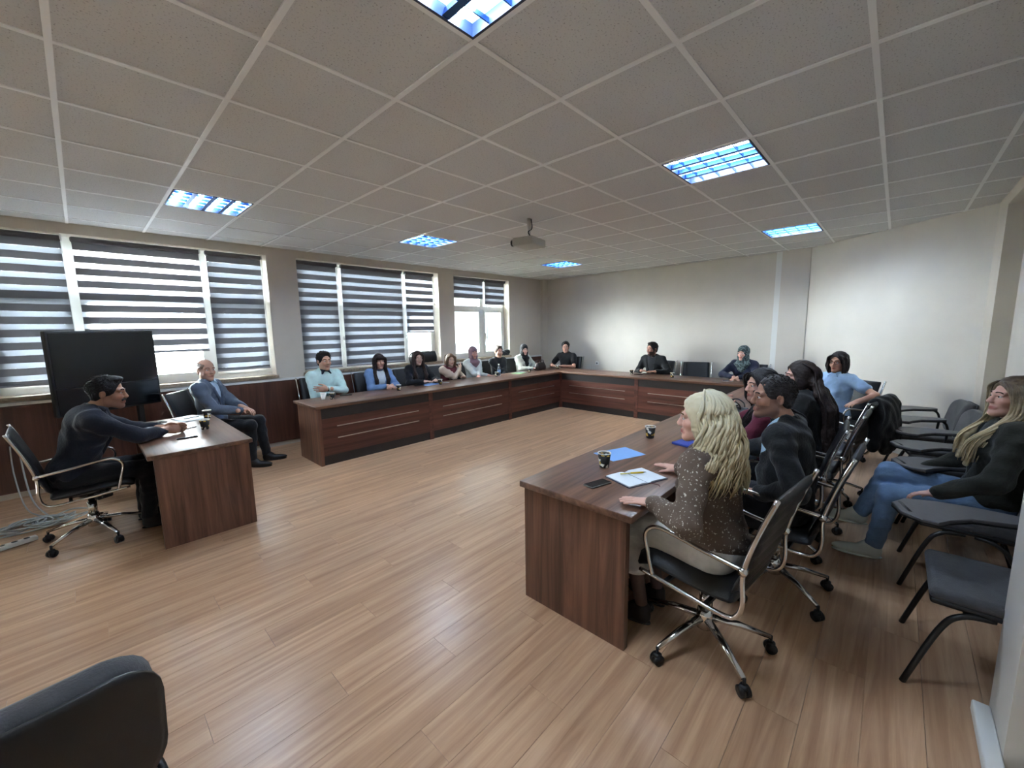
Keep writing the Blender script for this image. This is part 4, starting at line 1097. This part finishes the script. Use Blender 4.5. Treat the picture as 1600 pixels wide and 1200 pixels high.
    neckhole(vt)
    if top in ('suit', 'jacket', 'coat'):
        # open front: wedge cut down the chest, shirt underneath
        yf = .02
        def wedge(X, Y, Z, T=T, dv=dv, s=s, vopen=vopen):
            tt_ = ((X-P0[0])*dv[0]+(Y-P0[1])*dv[1]+(Z-P0[2])*dv[2])/s
            wdt = np.clip((tt_-.12)/.40, 0, 1)**.7*vopen*s+.004
            yy = (Y-P0[1])-(tt_*s)*dv[1]
            return np.maximum(np.maximum(np.abs(X-P0[0]-(tt_*s)*dv[0])-wdt, -(yy-yf)), .12-tt_)
        lo_, hi_ = vt.bounds(); vt.fn(wedge, V(-.2, -.3, P0[2]), V(.2, .8, P0[2]+.65*s), .008)
        vs_ = Vol(); torso(vs_, .006, False); neckhole(vs_, .052)
        sobj('shirt', vs_, hc*1.3, fabric('shirt %d %d %d' % (shirtc or (200, 200, 205)), shirtc or (200, 200, 205)), root, .002, 40.)
        if top == 'suit':
            sc = Vol()
            for sg in (-1, 1):
                ring = [T(.53+.004*math.cos(q), sg*.056*math.sin(q), .012-.054*math.cos(q)) for q in np.linspace(0, PI*.95, 9)]
                for q in range(8): sc.cap(ring[q], ring[q+1], .010*s, .010*s, .01)
                sc.cap(T(.525, sg*.018, .066), T(.48, sg*.04, .10), .011*s, .006*s, .008)
            sobj('shirt_collar', sc, .006, fabric('shirt %d %d %d' % shirtc, shirtc), root)
        col = Vol()
        for sg in (-1, 1):
            ring = [T(.515+.012*math.cos(q), sg*.062*math.sin(q), .005-.058*math.cos(q)) for q in np.linspace(0, PI*.93, 9)]
            for q in range(8): col.cap(ring[q], ring[q+1], .013*s, .013*s, .012)
            if top == 'suit':
                lp = [T(.50, sg*.065, .05), T(.42, sg*.085, .105), T(.30, sg*.055, .135), T(.17, sg*.02, .125)]
                for q in range(3): col.cap(lp[q], lp[q+1], (.017, .02, .014)[q]*s, (.02, .014, .008)[q]*s, .01)
        sobj('lapel' if top == 'suit' else 'collar', col, .006, m_top, root)
    elif collar:
        col = Vol()
        for sg in (-1, 1):
            ring = [T(.52+.004*math.cos(q), sg*.060*math.sin(q), .004-.056*math.cos(q)) for q in np.linspace(0, PI*.95, 9)]
            for q in range(8): col.cap(ring[q], ring[q+1], .011*s, .011*s, .01)
            col.cap(T(.515, sg*.02, .062), T(.475, sg*.052, .095), .012*s, .007*s, .008); col.cap(T(.515, sg*.045, .045), T(.475, sg*.06, .09), .011*s, .007*s, .012)
        sobj('collar', col, .006, fabric('collar %d %d %d' % collar, collar), root)
    else:
        col = Vol()
        for sg in (-1, 1):
            ring = [T(.507+.010*math.cos(q), sg*.062*math.sin(q), .005-.058*math.cos(q)) for q in np.linspace(0, PI, 9)]
            for q in range(8): col.cap(ring[q], ring[q+1], .010*s, .010*s, .01)
        sobj('neckband', col, .006, m_top, root)
    sobj({'sweater': 'sweater', 'tee': 'tee_shirt', 'shirt': 'shirt', 'suit': 'suit_jacket', 'jacket': 'jacket', 'coat': 'coat'}[top], vt, hc, m_top, root, (.0065 if top in ('suit', 'jacket', 'coat') else .0045) if top != 'tee' else .003, 26.)
    if vest:
        vv_ = Vol(); torso(vv_, tn+.010, False); neckhole(vv_, .085)
        for S_ in (SR, SL): vv_.cap(S_, S_+nrm(S_-T(.44))*.1, .07*s, .08*s, .02, '-')
        sobj('vest', vv_, hc, fabric('vest %d %d %d' % vest, vest), root, .003, 40.)
    # legs
    m_tr = fabric('trousers %d %d %d' % trouc, trouc)
    vl = Vol(); vl.ell(P0+V(0, -.01, -.01), V(.168, .128, .10)*s, None, .05)
    if skirt:
        for h_, k_ in ((hipR, KR), (hipL, KL)): vl.cap(h_, k_, .092*s, .075*s, .06)
        vl.cap((hipR+hipL)/2, (KR+KL)/2, .09*s, .08*s, .06)
        for k_, a_ in ((KR, AR), (KL, AL)): vl.cap(k_, k_*.42+a_*.58, .07*s, .072*s, .05)
        vl.cap((KR+KL)/2, (KR+KL)/2*.42+(AR+AL)/2*.58, .06*s, .06*s, .06)
        vl.half((KR+KL)/2*.45+(AR+AL)/2*.55, V(0, 0, -1))
        sobj('skirt', vl, hc, m_tr, root, .003, 24.)
        st = Vol()
        for k_, a_ in ((KR, AR), (KL, AL)): st.cap(k_*.5+a_*.5, a_, .045*s, .032*s, .02)
        sobj('stockings', st, .008, mat('stockings', (96, 74, 66), .6), root)
    else:
        for h_, k_, a_ in ((hipR, KR, AR), (hipL, KL, AL)):
            vl.cap(h_, k_, .088*s, .068*s, .03).cap(k_, a_+(k_-a_)*.06, .066*s, .05*s, .03)
            vl.half(a_+nrm(k_-a_)*-.028, a_-k_) if False else None
        sobj('trousers', vl, hc, m_tr, root, .005, 34.)
    m_sh = mat('shoe %d %d %d' % shoec, shoec, .5)
    for n_, (a_, k_) in enumerate(((AR, KR), (AL, KL))):
        sv = Vol(); fd = V(.12 if n_ == 0 else -.12, 1, 0) if not isinstance(extra, dict) else V(*extra['foot'][n_]); fd = nrm(fd)
        up = V(0, 0, 1.) if not isinstance(extra, dict) else nrm(np.cross(np.cross(fd, V(0, 0, 1.)), fd)); hb = a_-up*.05
        R_s = np.stack([nrm(np.cross(fd, up)), fd, up], 1)
        sv.cap(a_-up*.005, hb, .04*s, .037*s, .02).ell(hb+fd*.09*s, V(.042, .135, .036)*s, R_s, .02).ell(hb+fd*.02*s+up*.03, V(.037, .06, .05)*s, R_s, .03)
        sv.half(hb-up*.033, -up)
        so_ = sobj('shoe', sv, .0065 if fine else .01, m_sh, root)
        sl_ = Vol(); sl_.ell(hb+fd*.085*s-up*.028, V(.044, .142, .014)*s, R_s, .01); sl_.half(hb-up*.0345, -up)
        sobj('sole', sl_, .006 if fine else .01, mat('sole %d' % shoec[0], tuple(min(255, int(c*1.12)+8) for c in shoec), .7), so_)
    if watch:
        W_, E_ = (WL_, EL) if watch == 'L' else (WR, ER); d_ = nrm(E_-W_); p_ = W_+d_*.006
        u_ = nrm(np.cross(d_, V(0, 0, 1.))); w_ = np.cross(u_, d_)
        obj('watch', MB().tube([tuple(p_+d_*(-.014)), tuple(p_+d_*.014)], .0335*s, 16), m_black, root)
    PEOPLE.append(root); return root

def hairgrad(name, top_, bot, z0, z1):
    m, n, l, b = _base(name); tc = n.new('ShaderNodeTexCoord'); sp = n.new('ShaderNodeSeparateXYZ'); l.new(tc.outputs['Object'], sp.inputs[0])
    mr = n.new('ShaderNodeMapRange'); mr.inputs['From Min'].default_value = z0; mr.inputs['From Max'].default_value = z1; l.new(sp.outputs['Z'], mr.inputs['Value'])
    t = n.new('ShaderNodeTexNoise'); t.inputs['Scale'].default_value = 28; t.inputs['Detail'].default_value = 4; l.new(tc.outputs['Object'], t.inputs['Vector'])
    ma = n.new('ShaderNodeMath'); ma.operation = 'MULTIPLY_ADD'; ma.inputs[1].default_value = .7; l.new(t.outputs['Fac'], ma.inputs[0])
    sb = n.new('ShaderNodeMath'); sb.operation = 'SUBTRACT'; sb.inputs[1].default_value = .35; l.new(mr.outputs[0], sb.inputs[0]); l.new(sb.outputs[0], ma.inputs[2])
    mx = n.new('ShaderNodeMixRGB'); mx.inputs[1].default_value = lin(bot); mx.inputs[2].default_value = lin(top_); l.new(ma.outputs[0], mx.inputs[0])
    l.new(mx.outputs[0], b.inputs['Base Color']); b.inputs['Roughness'].default_value = .45
    return m
OMBRE = hairgrad('ombre hair', (82, 64, 50), (206, 186, 148), 1.0, 1.32)
BLONDE = hairgrad('wavy blonde hair', (206, 196, 166), (178, 158, 116), .85, 1.3)
tweed = speck('brown tweed', (98, 82, 70), (205, 196, 182), 85, .62, .68, .9, .3)
scarf_green = speck('patterned scarf', (96, 112, 112), (46, 58, 62), 42, .45, .56, .8, .15)
# ------------------------------------------------------------------ the people in their seats
person('man with moustache in dark suit, hands clasped on the speaker desk', (-.20, 2.70), (1, .03), (5, 1.4), (176, 132, 110), s=1.05, lean=19, hair='short', hairc=(26, 22, 22), top='suit', topc=(30, 34, 46), shirtc=(90, 98, 112), trouc=(24, 25, 30), must=1, fine=True, beard=.15,
       wr=(.40, 2.70, .80), wl=(.40, 2.76, .81), hr=((1, .25, -.05), (0, .9, -.3)), hl=((1, -.2, 0), (0, -.9, -.3)), curlR=.9, curlL=.9, er=(.9, -.2, -.5), el=(-.9, -.2, -.5), hp=-4, headshift=(0, .02, .0))
person('bald smiling man in grey blazer and pale blue shirt beside the speaker desk', (.97, 4.02), (.8, -.55), (2.4, 0), (190, 146, 126), s=1.03, lean=-4, hair='bald', hairc=(138, 116, 104), top='suit', topc=(84, 94, 110), shirtc=(166, 190, 214), trouc=(26, 26, 30), smile=True, collar=None,
       wr=(1.20, 3.72, .72), wl=(1.27, 3.80, .72), hr=((.6, .5, -.1), (.2, .1, -1)), hl=((.3, -.8, -.1), (-.2, .1, -1)), curlR=.7, curlL=.7, knees=((.13, .45, .53), (-.16, .44, .53)), ankles=((.1, .42, .085), (-.14, .5, .085)))
person('man in mint sweater with navy collar, arms crossed', (2.33, 4.06), (0, -1), (2.6, 0), (190, 146, 124), s=1.06, lean=4, hair='short', hairc=(30, 25, 24), topc=(196, 222, 220), collar=(36, 42, 58), trouc=(30, 32, 42), watch='L',
       wr=(2.40, 3.91, .80), wl=(2.26, 3.76, .85), hr=((.8, .7, .1), (0, 1, .2)), hl=((-1, .25, .05), (0, 1, 0)), er=(.95, .0, -.4), el=(-.95, 0, -.4), curlR=.5, curlL=.5, beard=.12)
person('woman in light denim jacket with long dark hair and fringe', (3.17, 4.08), (0, -1), (2.6, 0), (206, 160, 140), True, .97, hair='long', hairc=(44, 32, 30), top='jacket', topc=(112, 142, 186), shirtc=(214, 224, 232), smile=True, lean=9, extra='fringe',
       wr=(3.13, 3.68, .80), wl=(3.22, 3.68, .80), hr=((.7, -.5, -.1), (.3, .3, -1)), hl=((-.7, -.5, -.1), (-.3, .3, -1)), curlR=.8, curlL=.8)
person('woman in black jacket with long brown hair by the windows', (3.90, 4.08), (0, -1), (3.0, 0), (208, 168, 150), True, .97, hair='long', hairc=(58, 42, 38), top='jacket', topc=(28, 28, 32), shirtc=(40, 40, 44), lean=7,
       wr=(3.78, 3.66, .80), wl=(4.02, 3.66, .80))
person('small woman in beige sleeves and burgundy vest, one hand on her shoulder', (4.55, 4.04), (0, -1), (3.4, 0), (214, 176, 156), True, .90, hair='bob', hairc=(120, 92, 70), top='sweater', topc=(206, 186, 168), lean=10, seat=.45, vest=(92, 34, 42),
       wr=(4.72, 3.86, .93), wl=(4.68, 3.70, .79), hr=((.5, .3, .6), (-.3, .8, -.2)), er=(.4, .5, -.8))
person('woman in mauve headscarf and light grey sweater', (5.24, 4.10), (0, -1), (4.0, 0), (206, 150, 136), True, .98, hair='hijab', scarfc=fabric('mauve scarf', (128, 98, 106)), topc=(188, 192, 190), lean=0, wr=(5.28, 3.72, .76), wl=(5.08, 3.74, .76))
person('man in black sweater with short light brown hair', (5.91, 4.08), (0, -1), (4.5, 0), (202, 156, 134), s=.97, hair='short', hairc=(92, 74, 62), topc=(30, 32, 38), lean=2, wr=(5.98, 3.72, .70), wl=(5.74, 3.72, .70))
person('woman in black headscarf and light coat near the far corner', (6.66, 4.06), (0, -1), (4.5, 0), (214, 170, 154), True, .98, hair='hijab', scarfc=fabric('black scarf', (28, 27, 30)), top='coat', topc=(196, 196, 184), shirtc=(24, 24, 26), smile=True, lean=4, wr=(6.56, 3.66, .79), wl=(6.78, 3.68, .79))
person('man in black T-shirt at the far corner', (7.66, 3.55), (-1, -.12), (2, 0), (200, 150, 130), s=1.02, hair='short', hairc=(34, 28, 26), top='tee', topc=(24, 24, 28), sleeve=.62, lean=3, wr=(7.30, 3.70, .80), wl=(7.28, 3.38, .80))
person('bearded man in black jacket looking aside at the far table', (7.64, 1.42), (-1, .1), (1, 4), (186, 138, 118), s=1.03, hair='short', hairc=(28, 23, 23), top='jacket', topc=(22, 22, 25), shirtc=(34, 34, 38), beard=.85, lean=5, wr=(7.32, 1.56, .80), wl=(7.32, 1.26, .80), side=3)
person('woman in grey patterned headscarf and navy sweater, hands clasped', (7.62, -.16), (-1, .12), (2.0, 1.0), (210, 162, 146), True, 1.0, hair='hijab', scarfc=scarf_green, topc=(32, 36, 58), lean=10, smile=True,
       wr=(7.22, -.08, .80), wl=(7.22, -.16, .80), hr=((-.6, -.7, -.1), (0, .3, -1)), hl=((-.6, .7, -.1), (0, -.3, -1)), curlR=.8, curlL=.8, er=(1, .1, -.3), el=(-1, .1, -.3))
# right-hand row
person('blonde woman in brown tweed jacket with wavy hair, hands on the table', (2.02, -1.40), (.10, 1), (.6, 3.4), (214, 168, 150), True, .99, hair='blonde', hairc=(192, 178, 138), top='jacket', topmat=tweed, topc=(66, 52, 45), shirtc=(40, 36, 34), trouc=(206, 200, 192), skirt=True, fine=True, lean=7, hp=-2,
       wr=(2.36, -1.07, .785), wl=(1.80, -1.16, .785), hr=((.25, 1, -.02), (0, 0, -1)), hl=((-.35, 1, -.02), (0, 0, -1)), curlR=.12, curlL=.12, el=(-.75, -.7, -.5), er=(.8, -.5, -.6), seat=.48, shoec=(40, 32, 30), ankles=((.1, .36, .085), (-.1, .34, .085)), knees=((.10, .45, .55), (-.10, .45, .55)))
person('man with cropped receding hair in black jacket and pale blue shirt', (2.80, -1.56), (.0, 1), (.2, 3.6), (156, 114, 94), s=1.03, hair='balding', hairc=(44, 39, 39), top='jacket', topc=(20, 21, 24), shirtc=(172, 204, 226), fine=True, lean=4, beard=.35, headshift=(0, .03, 0), el=(-.6, -.7, -.5),
       wr=(2.98, -1.12, .80), wl=(2.60, -1.45, .66), hr=((.1, 1, 0), (0, 0, -1)), hl=((.3, 1, -.1), (0, 0, -1)), bulk=.03, vopen=.19)
person('dark-haired woman with maroon sleeves, hand at her mouth', (3.44, -1.40), (-.05, 1), (1.2, 1.4), (206, 160, 142), True, 1.02, hair='long', hairc=(30, 26, 28), topc=(92, 30, 48), lean=10,
       wr=(3.30, -1.06, .98), wl=(3.28, -1.0, .80), hr=((-.1, .1, 1), (0, -1, .1)), curlR=.9, er=(.6, .5, -.6))
person('woman with very long dark hair seen from behind', (4.06, -1.48), (.0, 1), (2.2, 3.0), (200, 156, 138), True, 1.03, hair='vlong', hairc=(50, 39, 37), topc=(28, 28, 30), lean=4)
person('woman in glasses and light blue shirt, chin on her hand', (6.08, -1.50), (-.8, .55), (1.5, .6), (196, 148, 126), True, .99, hair='bob', hairc=(40, 28, 28), top='shirt', topc=(150, 180, 216), sleeve=.55, trouc=(34, 36, 44), glasses=True, lean=-2, collar=(158, 188, 222),
       wr=(5.83, -1.22, .98), wl=(5.66, -1.72, .80), hr=((-.35, -.2, .9), (-.1, -.5, -.3)), curlR=.9, er=(.9, .2, -.6), el=(-.6, -.6, -.2))
person('woman in blue jeans and dark cardigan with long two-tone hair', (3.67, -2.46), (-.08, 1), (1.4, 2.6), (206, 160, 144), True, 1.0, hair='ombre', hairc=(70, 52, 40), top='coat', topc=(36, 37, 32), shirtc=(44, 46, 40), trouc=(104, 130, 162), shoec=(206, 212, 206), fine=True, lean=-6, hp=6,
       wr=(3.72, -2.16, .66), wl=(3.40, -2.22, .62), hr=((-.5, .8, -.3), (0, 0, -1)), hl=((.3, .8, -.3), (0, 0, -1)), curlR=.5, curlL=.5,
       knees=((.02, .45, .63), (-.07, .44, .505)), ankles=((.04, .58, .30), (-.08, .50, .125)), extra={'foot': ((-.1, 1, .05), (-.1, 1, .0))})

# ------------------------------------------------------------------ coats
cv = Vol()
cv.cap((-.2, .0, .46), (.2, .0, .46), .05, None, .03).ell((0, -.04, .28), V(.24, .06, .24), None, .05).ell((0, -.06, .12), V(.22, .055, .14), None, .05).cap((-.22, -.02, .4), (-.26, -.03, .08), .05, .045, .03).cap((.22, -.02, .4), (.25, -.05, .06), .05, .045, .03)
ct = thing('black_coat', 'black coat hung over the back of the empty office chair', 'coat', (4.88, -1.93, .48), facing(.25, 1))
sobj('cloth', cv, .011, fabric('black coat cloth', (17, 17, 20)), ct, .006, 28.)
cv = Vol(); cv.ell((0, 0, .05), V(.2, .07, .06), None, .03).ell((.12, .0, .09), V(.1, .06, .05), None, .03).ell((-.12, .0, .07), V(.1, .06, .055), None, .03); cv.half((0, 0, 0), (0, 0, -1))
ct = thing('folded_coat', 'dark folded coat on the sill behind the man in black sweater', 'coat', (6.56, 4.53, Z0), 0)
sobj('cloth', cv, .011, fabric('dark coat cloth', (38, 40, 42)), ct, .006, 30.)
